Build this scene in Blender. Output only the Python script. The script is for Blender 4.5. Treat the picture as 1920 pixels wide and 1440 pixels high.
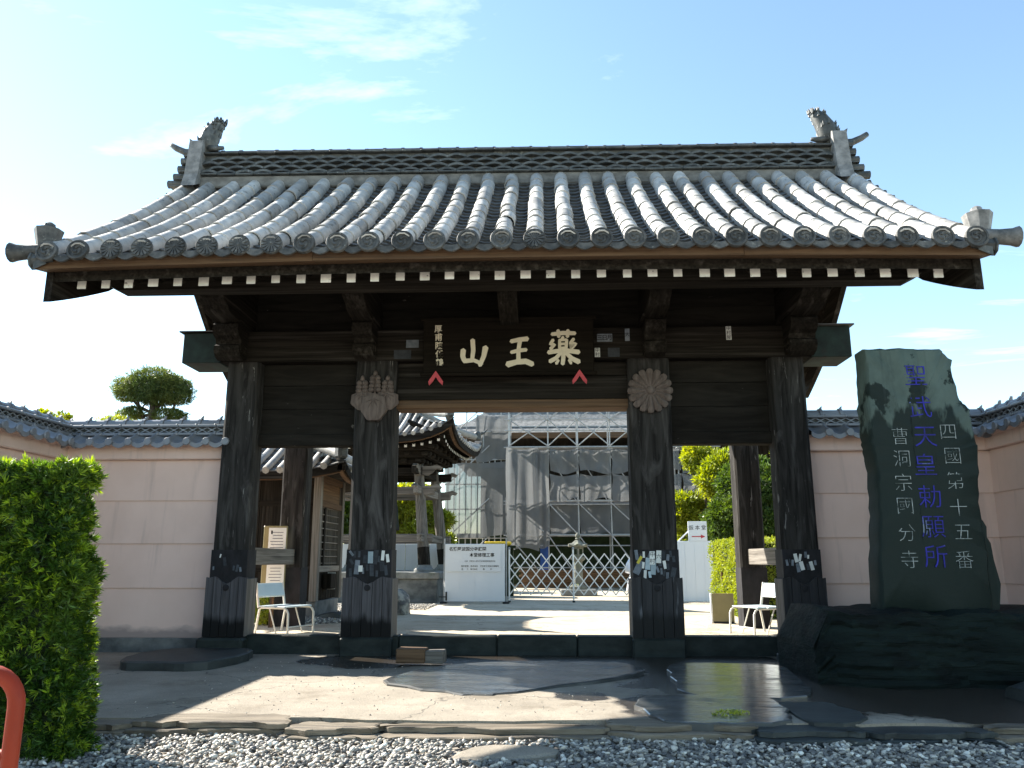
import bpy, bmesh, math, random
import numpy as np
from mathutils import Vector, Matrix, Euler
R = math.radians
random.seed(7)
rng = np.random.default_rng(7)
for o in list(bpy.data.objects):
    bpy.data.objects.remove(o)
scene = bpy.context.scene
COL = scene.collection

# ------------------------------------------------------------------ camera, sky, sun, exposure
cam = bpy.data.cameras.new('camera')
cam.sensor_width = 36.0
cam.lens = 28.125
cam.clip_start = 0.05
cam.clip_end = 3000
camo = bpy.data.objects.new('camera', cam)
COL.objects.link(camo)
camo.location = (0, 0, 1.5)
camo.rotation_euler = (R(90 + 12.4), 0, R(2.35))
scene.camera = camo

SUN = Vector((-1.22, 0.67, 1.0)).normalized()
sun_el = math.asin(SUN.z)
sun_az = math.atan2(SUN.x, SUN.y)          # clockwise from +Y
world = bpy.data.worlds.new('World')
scene.world = world
world.use_nodes = True
wt = world.node_tree
wt.nodes.clear()
wo = wt.nodes.new('ShaderNodeOutputWorld')
wb = wt.nodes.new('ShaderNodeBackground')
sky = wt.nodes.new('ShaderNodeTexSky')
sky.sky_type = 'NISHITA'
sky.sun_disc = False
sky.sun_elevation = sun_el
sky.sun_rotation = sun_az
sky.air_density = 1.0
sky.dust_density = 0.08
sky.ozone_density = 1.0
wb.inputs['Strength'].default_value = 0.1
# thin high clouds, spread over the whole sky
tc = wt.nodes.new('ShaderNodeTexCoord')
sep = wt.nodes.new('ShaderNodeSeparateXYZ')
wt.links.new(tc.outputs['Generated'], sep.inputs[0])
zc = wt.nodes.new('ShaderNodeMath'); zc.operation = 'MAXIMUM'; zc.inputs[1].default_value = 0.06
wt.links.new(sep.outputs['Z'], zc.inputs[0])
dv = wt.nodes.new('ShaderNodeVectorMath'); dv.operation = 'DIVIDE'
cmb = wt.nodes.new('ShaderNodeCombineXYZ')
for i in range(3):
    wt.links.new(zc.outputs[0], cmb.inputs[i])
wt.links.new(tc.outputs['Generated'], dv.inputs[0]); wt.links.new(cmb.outputs[0], dv.inputs[1])
mp = wt.nodes.new('ShaderNodeMapping'); mp.inputs['Scale'].default_value = (0.9, 1.7, 1.0)
mp.inputs['Location'].default_value = (5.9, 6.6, 0)
mp.inputs['Rotation'].default_value = (0, 0, R(-35))
wt.links.new(dv.outputs[0], mp.inputs['Vector'])
n1 = wt.nodes.new('ShaderNodeTexNoise'); n1.inputs['Scale'].default_value = 1.25
n1.inputs['Detail'].default_value = 8; n1.inputs['Roughness'].default_value = 0.62; n1.inputs['Distortion'].default_value = 0.5
wt.links.new(mp.outputs[0], n1.inputs['Vector'])
cr = wt.nodes.new('ShaderNodeMapRange'); cr.inputs['From Min'].default_value = 0.59; cr.inputs['To Max'].default_value = 0.6; cr.inputs['From Max'].default_value = 1.0
wt.links.new(n1.outputs['Fac'], cr.inputs['Value'])
mix = wt.nodes.new('ShaderNodeMix'); mix.data_type = 'RGBA'
wt.links.new(cr.outputs[0], mix.inputs['Factor'])
tint = wt.nodes.new('ShaderNodeMix'); tint.data_type = 'RGBA'; tint.blend_type = 'MULTIPLY'; tint.inputs['Factor'].default_value = 1.0
tint.inputs['B'].default_value = (1.0, 1.035, 0.95, 1)
wt.links.new(sky.outputs[0], tint.inputs['A'])
wt.links.new(tint.outputs['Result'], mix.inputs['A'])
mix.inputs['B'].default_value = (9.5, 9.6, 9.8, 1)
wt.links.new(mix.outputs['Result'], wb.inputs['Color'])
wt.links.new(wb.outputs[0], wo.inputs[0])

sl = bpy.data.lights.new('sun', 'SUN')
sl.energy = 5.0
sl.angle = R(0.53)
sl.color = (1.0, 0.94, 0.84)
slo = bpy.data.objects.new('sun', sl)
COL.objects.link(slo)
slo.rotation_euler = SUN.to_track_quat('Z', 'Y').to_euler()
slo.location = (-30, 20, 30)

vs = scene.view_settings
vs.view_transform = 'Standard'
vs.look = 'None'
vs.exposure = 1.8
vs.gamma = 1.0
vs.use_curve_mapping = False
scene.render.resolution_x = 1024
scene.render.resolution_y = 768

# ------------------------------------------------------------------ material helpers
def rgba(c):
    return (c[0], c[1], c[2], 1.0)

def mk(name, c1, c2=None, sc=(3, 3, 3), det=6, lo=.35, hi=.65, rough=.75, r2=None, bump=0., bsc=None, bdist=.02,
       rnd=0., spec=.35, c3=None, sc3=(1, 1, 1), lo3=.55, hi3=.68, metal=0., island=0., distort=0., zstain=None, c4=None, sc4=None, lo4=.62, hi4=.7):
    m = bpy.data.materials.new(name)
    m.use_nodes = True
    t = m.node_tree
    b = t.nodes['Principled BSDF']
    b.inputs['Roughness'].default_value = rough
    b.inputs['Specular IOR Level'].default_value = spec
    b.inputs['Metallic'].default_value = metal
    L = t.links.new
    tc = t.nodes.new('ShaderNodeTexCoord')
    oi = t.nodes.new('ShaderNodeObjectInfo')
    ml = t.nodes.new('ShaderNodeMath'); ml.operation = 'MULTIPLY'; ml.inputs[1].default_value = 53.0
    L(oi.outputs['Random'], ml.inputs[0])
    ad = t.nodes.new('ShaderNodeVectorMath'); ad.operation = 'ADD'
    L(tc.outputs['Object'], ad.inputs[0]); L(ml.outputs[0], ad.inputs[1])
    def noise(scale, detail=det, ro=.6):
        mp = t.nodes.new('ShaderNodeMapping'); mp.inputs['Scale'].default_value = scale
        L(ad.outputs[0], mp.inputs['Vector'])
        n = t.nodes.new('ShaderNodeTexNoise'); n.inputs['Scale'].default_value = 1.0
        n.inputs['Detail'].default_value = detail; n.inputs['Roughness'].default_value = ro
        n.inputs['Distortion'].default_value = distort
        L(mp.outputs[0], n.inputs['Vector'])
        return n.outputs['Fac']
    def rng_(v, a, b_):
        r = t.nodes.new('ShaderNodeMapRange'); r.inputs['From Min'].default_value = a; r.inputs['From Max'].default_value = b_
        L(v, r.inputs['Value']); return r.outputs[0]
    def mixc(f, a, b_):
        x = t.nodes.new('ShaderNodeMix'); x.data_type = 'RGBA'
        L(f, x.inputs['Factor'])
        for s, v in (('A', a), ('B', b_)):
            if isinstance(v, tuple): x.inputs[s].default_value = v
            else: L(v, x.inputs[s])
        return x.outputs['Result']
    col = rgba(c1)
    f1 = None
    if c2 is not None:
        f1 = rng_(noise(sc), lo, hi)
        col = mixc(f1, rgba(c1), rgba(c2))
    if c3 is not None:
        col = mixc(rng_(noise(sc3), lo3, hi3), col, rgba(c3))
    if c4 is not None:
        col = mixc(rng_(noise(sc4), lo4, hi4), col, rgba(c4))
    if zstain is not None:                      # damp rising from the foot of a thing: (height, softness, colour)
        sp = t.nodes.new('ShaderNodeSeparateXYZ'); L(tc.outputs['Object'], sp.inputs[0])
        nz = noise(zstain[3] if len(zstain) > 3 else (9, 9, .6), 4)
        mm = t.nodes.new('ShaderNodeMath'); mm.operation = 'MULTIPLY_ADD'; mm.inputs[1].default_value = -zstain[1] * 2; 
        L(nz, mm.inputs[0]); L(sp.outputs['Z'], mm.inputs[2])
        f = rng_(mm.outputs[0], zstain[0] - zstain[1], zstain[0] - zstain[1] - .12)
        col = mixc(f, col, rgba(zstain[2]))
    if rnd or island:
        v = t.nodes.new('ShaderNodeMath'); v.operation = 'MULTIPLY_ADD'
        if island:
            g = t.nodes.new('ShaderNodeNewGeometry'); L(g.outputs['Random Per Island'], v.inputs[0]); k = island
        else:
            L(oi.outputs['Random'], v.inputs[0]); k = rnd
        v.inputs[1].default_value = 2 * k; v.inputs[2].default_value = 1 - k
        h = t.nodes.new('ShaderNodeHueSaturation')
        L(v.outputs[0], h.inputs['Value'])
        if isinstance(col, tuple): h.inputs['Color'].default_value = col
        else: L(col, h.inputs['Color'])
        col = h.outputs['Color']
    if isinstance(col, tuple): b.inputs['Base Color'].default_value = col
    else: L(col, b.inputs['Base Color'])
    if r2 is not None and f1 is not None:
        mr = t.nodes.new('ShaderNodeMapRange'); mr.inputs['To Min'].default_value = rough; mr.inputs['To Max'].default_value = r2
        L(f1, mr.inputs['Value']); L(mr.outputs[0], b.inputs['Roughness'])
    if bump:
        bp = t.nodes.new('ShaderNodeBump'); bp.inputs['Strength'].default_value = bump; bp.inputs['Distance'].default_value = bdist
        L(noise(bsc or sc, 8, .65), bp.inputs['Height']); L(bp.outputs[0], b.inputs['Normal'])
    return m

def leafmat(name, c1, c2, sc=.9, trans=.35, island=.35, rough=.5, spec=.4):
    m = mk(name, c1, c2, sc=(sc, sc, sc), rough=rough, island=island, spec=spec)
    t = m.node_tree; L = t.links.new
    b = t.nodes['Principled BSDF']; out = t.nodes['Material Output']
    tr = t.nodes.new('ShaderNodeBsdfTranslucent')
    src = b.inputs['Base Color'].links[0].from_socket
    h = t.nodes.new('ShaderNodeHueSaturation'); h.inputs['Hue'].default_value = .485; h.inputs['Saturation'].default_value = 1.15; h.inputs['Value'].default_value = 1.9
    L(src, h.inputs['Color']); L(h.outputs[0], tr.inputs['Color'])
    x = t.nodes.new('ShaderNodeMixShader'); x.inputs[0].default_value = trans
    L(b.outputs[0], x.inputs[1]); L(tr.outputs[0], x.inputs[2]); L(x.outputs[0], out.inputs['Surface'])
    return m

MT = {}
# grain runs along z, x or y of the piece
for ax, s in (('z', (26, 26, .7)), ('x', (.7, 26, 26)), ('y', (26, .7, 26))):
    s3 = tuple(v * .33 for v in s)
    MT['wood_' + ax] = mk('old dark timber ' + ax, (.009, .0077, .0062), (.026, .022, .0178), sc=s, rough=.8, bump=.6, bsc=s, bdist=.01, c3=(.058, .051, .044), sc3=s3, lo3=.54, hi3=.72, rnd=.12, spec=.06)
    MT['brown_' + ax] = mk('brown timber ' + ax, (.075, .042, .022), (.14, .085, .048), sc=s, rough=.75, bump=.4, bsc=s, bdist=.006, c3=(.05, .04, .032), sc3=s3, lo3=.55, hi3=.75, rnd=.15, spec=.2)
    MT['grey_' + ax] = mk('bleached grey timber ' + ax, (.10, .088, .076), (.22, .20, .175), sc=s, rough=.85, bump=.6, bsc=s, bdist=.008, c3=(.05, .043, .038), sc3=s3, lo3=.55, hi3=.7, rnd=.2, spec=.15)
MT['pillar'] = mk('weathered black pillar timber', (.014, .0128, .012), (.044, .041, .038), sc=(9, 9, .75), distort=1.2, rough=.85, bump=.16, bsc=(42, 42, 2.6), bdist=.01, c3=(.09, .084, .08), sc3=(5, 5, .8), lo3=.52, hi3=.74, c4=(.2, .19, .18), sc4=(15, 15, 1.6), lo4=.655, hi4=.70, spec=.08, rnd=.15)
MT['shoe'] = mk('grey weathered shoe boards', (.045, .042, .044), (.10, .095, .10), sc=(30, 30, .8), distort=.5, rough=.8, bump=.35, bsc=(55, 55, 1.4), bdist=.01, c3=(.02, .018, .018), sc3=(8, 8, .7), lo3=.56, hi3=.68, zstain=(.62, .16, (.006, .006, .006)), spec=.25)
MT['shoe_wet'] = mk('black damp shoe boards', (.012, .011, .012), (.035, .034, .037), sc=(20, 20, .8), rough=.7, bump=.6, bsc=(24, 24, .8), bdist=.01, c3=(.14, .14, .15), sc3=(9, 9, 1.0), lo3=.60, hi3=.68, zstain=(.70, .2, (.006, .006, .006)), spec=.35)
MT['side_strip'] = mk('bleached side board', (.09, .08, .072), (.18, .165, .15), sc=(26, 26, .8), rough=.85, bump=.5, bsc=(26, 26, .8), spec=.15)
MT['panel'] = mk('plain dark boarding', (.011, .0098, .0083), (.022, .0195, .0163), sc=(.9, 7, 7), distort=.8, rough=.85, bump=.12, bsc=(2, 40, 40), bdist=.006, rnd=.1, spec=.06, c4=(.11, .10, .09), sc4=(4, 9, 9), lo4=.70, hi4=.73)
MT['ridge_end'] = mk('grey ridge end tile', (.12, .12, .115), (.24, .235, .225), sc=(6, 6, 6), rough=.65, bump=.5, bsc=(16, 16, 16), bdist=.01, rnd=.2, c3=(.07, .072, .07), sc3=(4, 4, 4), lo3=.5, hi3=.7)
MT['band'] = mk('blackened band', (.010, .0095, .010), (.024, .023, .026), sc=(6, 6, 3), rough=.75, bump=.3, spec=.25)
MT['white_paint'] = mk('chalky white paint', (.62, .60, .55), (.74, .72, .67), sc=(9, 9, 9), rough=.9, c3=(.12, .11, .1), sc3=(17, 17, 17), lo3=.64, hi3=.67, rnd=.14)
MT['tile'] = mk('grey fired roof tile', (.29, .28, .262), (.43, .415, .388), sc=(5, 5, 5), rough=.5, r2=.75, bump=.35, bsc=(14, 14, 14), bdist=.01, rnd=.34, c3=(.22, .215, .21), sc3=(3, 3, 3), lo3=.55, hi3=.75, c4=(.17, .165, .15), sc4=(9, 9, 9), lo4=.60, hi4=.68, spec=.45)
MT['pan'] = mk('grey pan tile', (.055, .054, .052), (.13, .127, .12), sc=(6, 6, 6), rough=.6, bump=.3, bsc=(16, 16, 16), bdist=.008, rnd=.25, island=0, spec=.4)  # shade between the round tiles is put into this darker colour
MT['pan_mass'] = mk('grey pan tiles higher up', (.055, .054, .052), (.13, .127, .12), sc=(6, 6, 6), rough=.6, bump=.3, bsc=(16, 16, 16), bdist=.008, island=.25, spec=.4)  # same darkened colour, with the shade of the gaps in it
MT['cap'] = mk('dark tile end disc', (.035, .037, .037), (.095, .095, .09), sc=(11, 11, 11), rough=.65, bump=.4, bsc=(30, 30, 30), bdist=.006, rnd=.35, spec=.35, c3=(.2, .2, .18), sc3=(16, 16, 16), lo3=.62, hi3=.7)
MT['ridge'] = mk('mossy dark ridge tile', (.03, .034, .033), (.085, .09, .087), sc=(7, 7, 7), rough=.55, bump=.4, bsc=(20, 20, 20), bdist=.008, rnd=.3, spec=.45, c3=(.17, .175, .165), sc3=(12, 12, 12), lo3=.6, hi3=.72)
MT['mortar'] = mk('grey lime mortar', (.10, .098, .09), (.2, .195, .18), sc=(5, 8, 8), rough=.95, bump=.3)
MT['walltile'] = mk('new blue grey glazed tile', (.15, .16, .185), (.21, .22, .245), sc=(3, 3, 3), rough=.35, rnd=.12, spec=.6, bump=.08, bsc=(8, 8, 8))
MT['pink'] = mk('pinkish beige render', (.70, .51, .435), (.75, .555, .48), sc=(1.3, 1.3, 1.3), rough=.9, bump=.18, bsc=(160, 160, 160), bdist=.004, c3=(.60, .44, .38), sc3=(.8, .8, .5), lo3=.5, hi3=.8, c4=(.56, .41, .355), sc4=(5, 5, .35), lo4=.56, hi4=.74, spec=.2)
MT['pink_low'] = mk('pinkish render splashed with grey damp', (.70, .51, .435), (.75, .555, .48), sc=(1.3, 1.3, 1.3), rough=.9, bump=.18, bsc=(160, 160, 160), bdist=.004, zstain=(.46, .26, (.33, .26, .24), (1.1, 1.1, 2.2)), spec=.2)
MT['plinth'] = mk('damp grey plinth concrete', (.07, .075, .075), (.19, .195, .19), sc=(2.2, 2.2, 3), rough=.85, bump=.4, bsc=(25, 25, 25))
MT['sill'] = mk('dark greenish sill stone', (.010, .014, .013), (.026, .033, .03), sc=(3, 6, 6), rough=.6, bump=.35, bsc=(14, 14, 14), spec=.2)
MT['schist'] = mk('dark green schist', (.003, .0065, .0055), (.010, .018, .0155), sc=(1.1, 3, 6), rough=.6, r2=.8, bump=1.0, bsc=(1.5, 6, 18), bdist=.06, c3=(.003, .004, .004), sc3=(1.5, 2, 3), lo3=.5, hi3=.66, spec=.15)
MT['stele'] = mk('streaked blue green slate', (.014, .026, .023), (.030, .048, .043), sc=(5, 5, .5), rough=.62, bump=.45, bsc=(5, 5, 4), bdist=.025, c3=(.095, .135, .12), sc3=(1.3, 1.3, .75), lo3=.575, hi3=.60, c4=(.05, .065, .06), sc4=(7, 7, .3), lo4=.58, hi4=.75, spec=.4)
MT['wetstone'] = mk('wet bluish schist slab', (.022, .026, .029), (.06, .064, .062), sc=(1.2, 4, 3), rough=.35, r2=.6, bump=.28, bsc=(.9, 3.2, 1), bdist=.03, spec=.6, c3=(.015, .018, .02), sc3=(.8, 3, 2), lo3=.5, hi3=.7)
_c = MT['wetstone'].node_tree.nodes['Principled BSDF']
_t = MT['wetstone'].node_tree
_n = _t.nodes.new('ShaderNodeTexNoise'); _n.inputs['Scale'].default_value = 1.3; _n.inputs['Detail'].default_value = 7; _n.inputs['Roughness'].default_value = .62
_g = _t.nodes.new('ShaderNodeMapping'); _g.inputs['Scale'].default_value = (.8, 2.0, 1); _g.inputs['Location'].default_value = (.4, .9, 0)
_o = _t.nodes.new('ShaderNodeTexCoord'); _t.links.new(_o.outputs['Object'], _g.inputs['Vector']); _t.links.new(_g.outputs[0], _n.inputs['Vector'])
_r = _t.nodes.new('ShaderNodeMapRange'); _r.inputs['From Min'].default_value = .34; _r.inputs['From Max'].default_value = .42
_t.links.new(_n.outputs['Fac'], _r.inputs['Value']); _t.links.new(_r.outputs[0], _c.inputs['Coat Weight'])      # water film lies in patches
_c.inputs['Coat Roughness'].default_value = .02
for _l in [l for l in MT['wetstone'].node_tree.links if l.to_socket == _c.inputs['Normal']]:
    MT['wetstone'].node_tree.links.new(_l.from_socket, _c.inputs['Coat Normal'])
MT['edgestone'] = mk('brown banded edge stone', (.105, .085, .06), (.21, .175, .13), sc=(1.2, 9, 14), rough=.8, bump=.9, bsc=(1.5, 10, 18), bdist=.03, c3=(.07, .06, .05), sc3=(1.5, 6, 10), lo3=.55, hi3=.7, rnd=.15)
MT['darkstone'] = mk('dark damp slab stone', (.014, .018, .018), (.038, .045, .043), sc=(2, 2, 5), rough=.6, bump=.5, bsc=(9, 9, 12), bdist=.02, spec=.45)
MT['greystone'] = mk('grey cut stone', (.13, .135, .13), (.24, .24, .225), sc=(4, 4, 4), rough=.85, bump=.5, bsc=(18, 18, 18), c3=(.09, .10, .08), sc3=(2, 2, 2), rnd=.1)
MT['lantern'] = mk('mossy lantern stone', (.12, .125, .10), (.22, .22, .19), sc=(6, 6, 6), rough=.9, bump=.5, bsc=(20, 20, 20), c3=(.09, .11, .05), sc3=(3, 3, 3))
MT['rock'] = mk('pale pitted rock', (.09, .095, .10), (.30, .30, .27), sc=(5, 5, 5), rough=.85, bump=.9, bsc=(9, 9, 9), bdist=.05, lo=.45, hi=.6)
MT['copper'] = mk('dark patinated copper', (.008, .013, .012), (.018, .038, .032), sc=(4, 4, 4), rough=.75, metal=0, bump=.2, c3=(.02, .012, .01), sc3=(3, 3, 3), rnd=.2)
MT['crest'] = mk('bare carved wood', (.085, .064, .055), (.15, .117, .102), sc=(18, 18, 1.4), rough=.8, bump=.5, bsc=(24, 24, 2), bdist=.006)
MT['board'] = mk('dark lacquered nameplate', (.007, .0055, .004), (.014, .011, .008), sc=(.8, 20, 20), rough=.8, spec=.05, bump=.2)
MT['gilt'] = mk('faded gilt lettering', (.62, .55, .41), (.72, .64, .49), sc=(6, 6, 6), rough=.7)
MT['red'] = mk('red folded bracket', (.42, .035, .05), (.5, .06, .07), sc=(9, 9, 9), rough=.5)
MT['white_ink'] = mk('chalk white inscription', (.22, .25, .24), (.42, .45, .44), sc=(12, 12, 12), rough=.9, c3=(.05, .065, .06), sc3=(7, 7, 5), lo3=.50, hi3=.62)
MT['blue_ink'] = mk('blue painted inscription', (.006, .006, .13), (.02, .02, .33), sc=(6, 6, 3), rough=.6, c3=(.16, .2, .26), sc3=(3, 3, 2.4), lo3=.6, hi3=.66)
MT['rail'] = mk('red painted pipe', (.22, .022, .006), (.28, .03, .008), sc=(6, 6, 3), rough=.5, c3=(.05, .018, .012), sc3=(6, 6, 5), lo3=.58, hi3=.66, spec=.25, bump=.1)
MT['gravel_bed'] = mk('gravel bed earth', (.25, .225, .19), (.36, .325, .28), sc=(30, 30, 30), rough=.95, bump=.6, bsc=(50, 50, 50))
MT['asphalt'] = mk('grey road surface', (.05, .05, .05), (.07, .07, .068), sc=(20, 20, 20), rough=.9, bump=.3, bsc=(90, 90, 90))
MT['paper'] = mk('white votive paper', (.66, .66, .62), (.74, .74, .7), sc=(8, 8, 8), rough=.9, rnd=.1)
MT['paper_grey'] = mk('faded grey paper', (.12, .14, .16), (.2, .22, .25), sc=(14, 14, 14), rough=.9, rnd=.3)
MT['paper_blue'] = mk('pale blue paper', (.3, .38, .42), (.38, .45, .48), sc=(14, 14, 14), rough=.9, rnd=.25)
MT['paper_dark'] = mk('blackened paper', (.035, .04, .046), (.06, .066, .075), sc=(14, 14, 14), rough=.9, rnd=.3)
MT['yellow'] = mk('yellow sticker', (.55, .46, .04), (.6, .5, .06), sc=(9, 9, 9), rough=.6)
MT['ink'] = mk('black print', (.012, .012, .014), rough=.7)
MT['ink_grey'] = mk('grey print', (.10, .11, .13), rough=.7)
MT['panelwhite'] = mk('white coated steel panel', (.66, .69, .72), (.71, .73, .75), sc=(1.2, 1.2, .4), rough=.4, spec=.4)
MT['steel'] = mk('galvanised pipe', (.27, .275, .275), (.38, .385, .385), sc=(6, 6, 6), rough=.5, metal=.2, rnd=.15)
MT['alu'] = mk('bare aluminium slat', (.66, .67, .67), (.74, .74, .74), sc=(6, 6, 6), rough=.35, metal=.2)
MT['black'] = mk('black rubber', (.015, .015, .016), rough=.6)
MT['bench_blue'] = mk('pale blue bench board', (.42, .52, .57), (.48, .57, .61), sc=(4, 4, 4), rough=.35, spec=.5)
MT['bench_white'] = mk('cream painted tube', (.62, .60, .53), (.68, .66, .6), sc=(6, 6, 6), rough=.4, c3=(.35, .27, .15), sc3=(7, 7, 7), lo3=.64, hi3=.7)
MT['gold_panel'] = mk('olive gold board', (.20, .165, .07), (.25, .21, .09), sc=(3, 3, 3), rough=.35, spec=.5)
MT['blue_tarp'] = mk('blue sheeting', (.01, .05, .22), (.015, .07, .3), sc=(4, 4, 4), rough=.5)
MT['yellow_tarp'] = mk('yellow sheeting', (.62, .42, .02), (.7, .5, .04), sc=(9, 9, 9), rough=.6)
MT['cloth'] = mk('white robe cloth', (.72, .74, .80), (.78, .79, .83), sc=(4, 4, 4), rough=.9)
MT['skin'] = mk('skin', (.45, .29, .2), rough=.6)
MT['hair'] = mk('dark hair', (.012, .01, .009), rough=.5)
MT['bark'] = mk('tree bark', (.035, .028, .022), (.09, .075, .06), sc=(10, 10, 2), rough=.9, bump=.8, bsc=(14, 14, 3), bdist=.03)
MT['yew'] = leafmat('dark green hedge needles', (.034, .082, .014), (.085, .15, .022), sc=1.6, trans=.35, island=.45, rough=.4)
MT['yew_tip'] = leafmat('fresh yellow green hedge tips', (.18, .29, .03), (.27, .36, .045), sc=2, trans=.4, island=.25)
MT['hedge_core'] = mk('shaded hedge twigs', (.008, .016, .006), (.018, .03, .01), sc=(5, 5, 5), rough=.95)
MT['lit_leaf'] = leafmat('sunlit yellow green leaves', (.15, .20, .02), (.27, .30, .04), sc=.5, trans=.38, island=.4)  # brighter leaf colour with the sunlight on the trees put into it
MT['dark_leaf'] = leafmat('deep green leaves', (.035, .075, .014), (.09, .14, .022), sc=.5, trans=.25, island=.4)
MT['pine_leaf'] = leafmat('blue green pine needles', (.045, .085, .025), (.12, .15, .03), sc=1.0, trans=.25, island=.4)
MT['hedge_lite'] = leafmat('bright clipped hedge leaves', (.2, .26, .03), (.3, .34, .05), sc=1.5, trans=.3, island=.3)

# builders of the materials with a shape of their own
def pebble_mat():
    m = bpy.data.materials.new('river pebbles'); m.use_nodes = True
    t = m.node_tree; L = t.links.new; b = t.nodes['Principled BSDF']
    g = t.nodes.new('ShaderNodeNewGeometry'); cr = t.nodes.new('ShaderNodeValToRGB')
    e = cr.color_ramp.elements
    e[0].position = 0; e[0].color = (.085, .083, .08, 1); e[1].position = 1; e[1].color = (.84, .79, .68, 1)
    for p, c in ((.36, (.15, .14, .125, 1)), (.62, (.31, .283, .24, 1)), (.84, (.48, .425, .34, 1)), (.95, (.62, .58, .5, 1))):
        x = e.new(p); x.color = c
    L(g.outputs['Random Per Island'], cr.inputs[0]); L(cr.outputs[0], b.inputs['Base Color'])
    b.inputs['Roughness'].default_value = .6
    return m
MT['pebble'] = pebble_mat()

def ground_mat(name, dry, dry2, wet, wetc, wetr, grain=60, crack=True, wet_rough=.14):
    """weathered paving: dry colour with grain; damp patches round the spots in wetc = [(x, y, radius)]"""
    m = bpy.data.materials.new(name); m.use_nodes = True
    t = m.node_tree; L = t.links.new; b = t.nodes['Principled BSDF']
    tc = t.nodes.new('ShaderNodeTexCoord')
    def noise(s, d=6, ro=.6):
        n = t.nodes.new('ShaderNodeTexNoise'); n.inputs['Scale'].default_value = s; n.inputs['Detail'].default_value = d; n.inputs['Roughness'].default_value = ro
        L(tc.outputs['Object'], n.inputs['Vector']); return n.outputs['Fac']
    def mr(v, a, c, p=0, q=1):
        r = t.nodes.new('ShaderNodeMapRange'); r.inputs['From Min'].default_value = a; r.inputs['From Max'].default_value = c
        r.inputs['To Min'].default_value = p; r.inputs['To Max'].default_value = q
        L(v, r.inputs['Value']); return r.outputs[0]
    def mx(f, a, c):
        x = t.nodes.new('ShaderNodeMix'); x.data_type = 'RGBA'; L(f, x.inputs['Factor'])
        for s, v in (('A', a), ('B', c)):
            if isinstance(v, tuple): x.inputs[s].default_value = v
            else: L(v, x.inputs[s])
        return x.outputs['Result']
    col = mx(mr(noise(1.1), .35, .65), rgba(dry), rgba(dry2))
    col = mx(mr(noise(grain, 3), .52, .66, 0, .7), col, rgba(tuple(v * .55 for v in dry)))
    col = mx(mr(noise(3.2, 9, .7), .50, .68, 0, .75), col, rgba(tuple(v * .62 for v in dry2)))
    col = mx(mr(noise(.7, 8, .7), .54, .62, 0, .6), col, rgba((dry[0] * .62, dry[1] * .58, dry[2] * .52)))
    wf = None
    for (x, y, r) in wetc:
        d = t.nodes.new('ShaderNodeVectorMath'); d.operation = 'DISTANCE'; d.inputs[1].default_value = (x, y, 0)
        L(tc.outputs['Object'], d.inputs[0])
        k = t.nodes.new('ShaderNodeMath'); k.operation = 'MULTIPLY_ADD'; k.inputs[1].default_value = r * 1.1
        L(noise(.9 / max(.4, r) + .5, 7), k.inputs[0]); L(d.outputs['Value'], k.inputs[2])
        f = mr(k.outputs[0], r * 1.55, r * 1.4)
        if wf is None: wf = f
        else:
            q = t.nodes.new('ShaderNodeMath'); q.operation = 'MAXIMUM'; L(wf, q.inputs[0]); L(f, q.inputs[1]); wf = q.outputs[0]
    if wf is not None:
        col = mx(wf, col, rgba(wet))
        L(mr(wf, 0, 1, .88, wet_rough), b.inputs['Roughness'])
    else:
        b.inputs['Roughness'].default_value = .9
    if crack:
        vd = t.nodes.new('ShaderNodeVectorMath'); vd.operation = 'MULTIPLY_ADD'; vd.inputs[1].default_value = (.9, .9, .9)
        nn = t.nodes.new('ShaderNodeTexNoise'); nn.inputs['Scale'].default_value = 1.4; nn.inputs['Detail'].default_value = 6
        L(tc.outputs['Object'], nn.inputs['Vector']); L(nn.outputs['Color'], vd.inputs[0]); L(tc.outputs['Object'], vd.inputs[2])
        vo = t.nodes.new('ShaderNodeTexVoronoi'); vo.feature = 'DISTANCE_TO_EDGE'; vo.inputs['Scale'].default_value = .42
        L(vd.outputs[0], vo.inputs['Vector'])
        col = mx(mr(vo.outputs['Distance'], .0055, .002, 0, .8), col, rgba(tuple(v * .3 for v in dry)))
    L(col, b.inputs['Base Color'])
    bp = t.nodes.new('ShaderNodeBump'); bp.inputs['Strength'].default_value = .6; bp.inputs['Distance'].default_value = .025
    L(noise(14, 10, .78), bp.inputs['Height']); L(bp.outputs[0], b.inputs['Normal'])
    return m
MT['paving'] = ground_mat('worn sandy concrete', (.23, .198, .153), (.335, .29, .228), (.045, .037, .029), [(3.0, 10.6, 2.2), (5.0, 9.4, 1.9), (.6, 13.0, 1.1), (-1.2, 13.1, .9), (-2.7, 12.8, 1.1), (2.4, 12.7, 1.4), (1.6, 9.0, .9), (.4, 9.6, .35)], 1)
MT['court'] = ground_mat('sandy courtyard', (.44, .37, .27), (.52, .45, .34), (.3, .3, .3), [], 1, grain=40)

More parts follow.
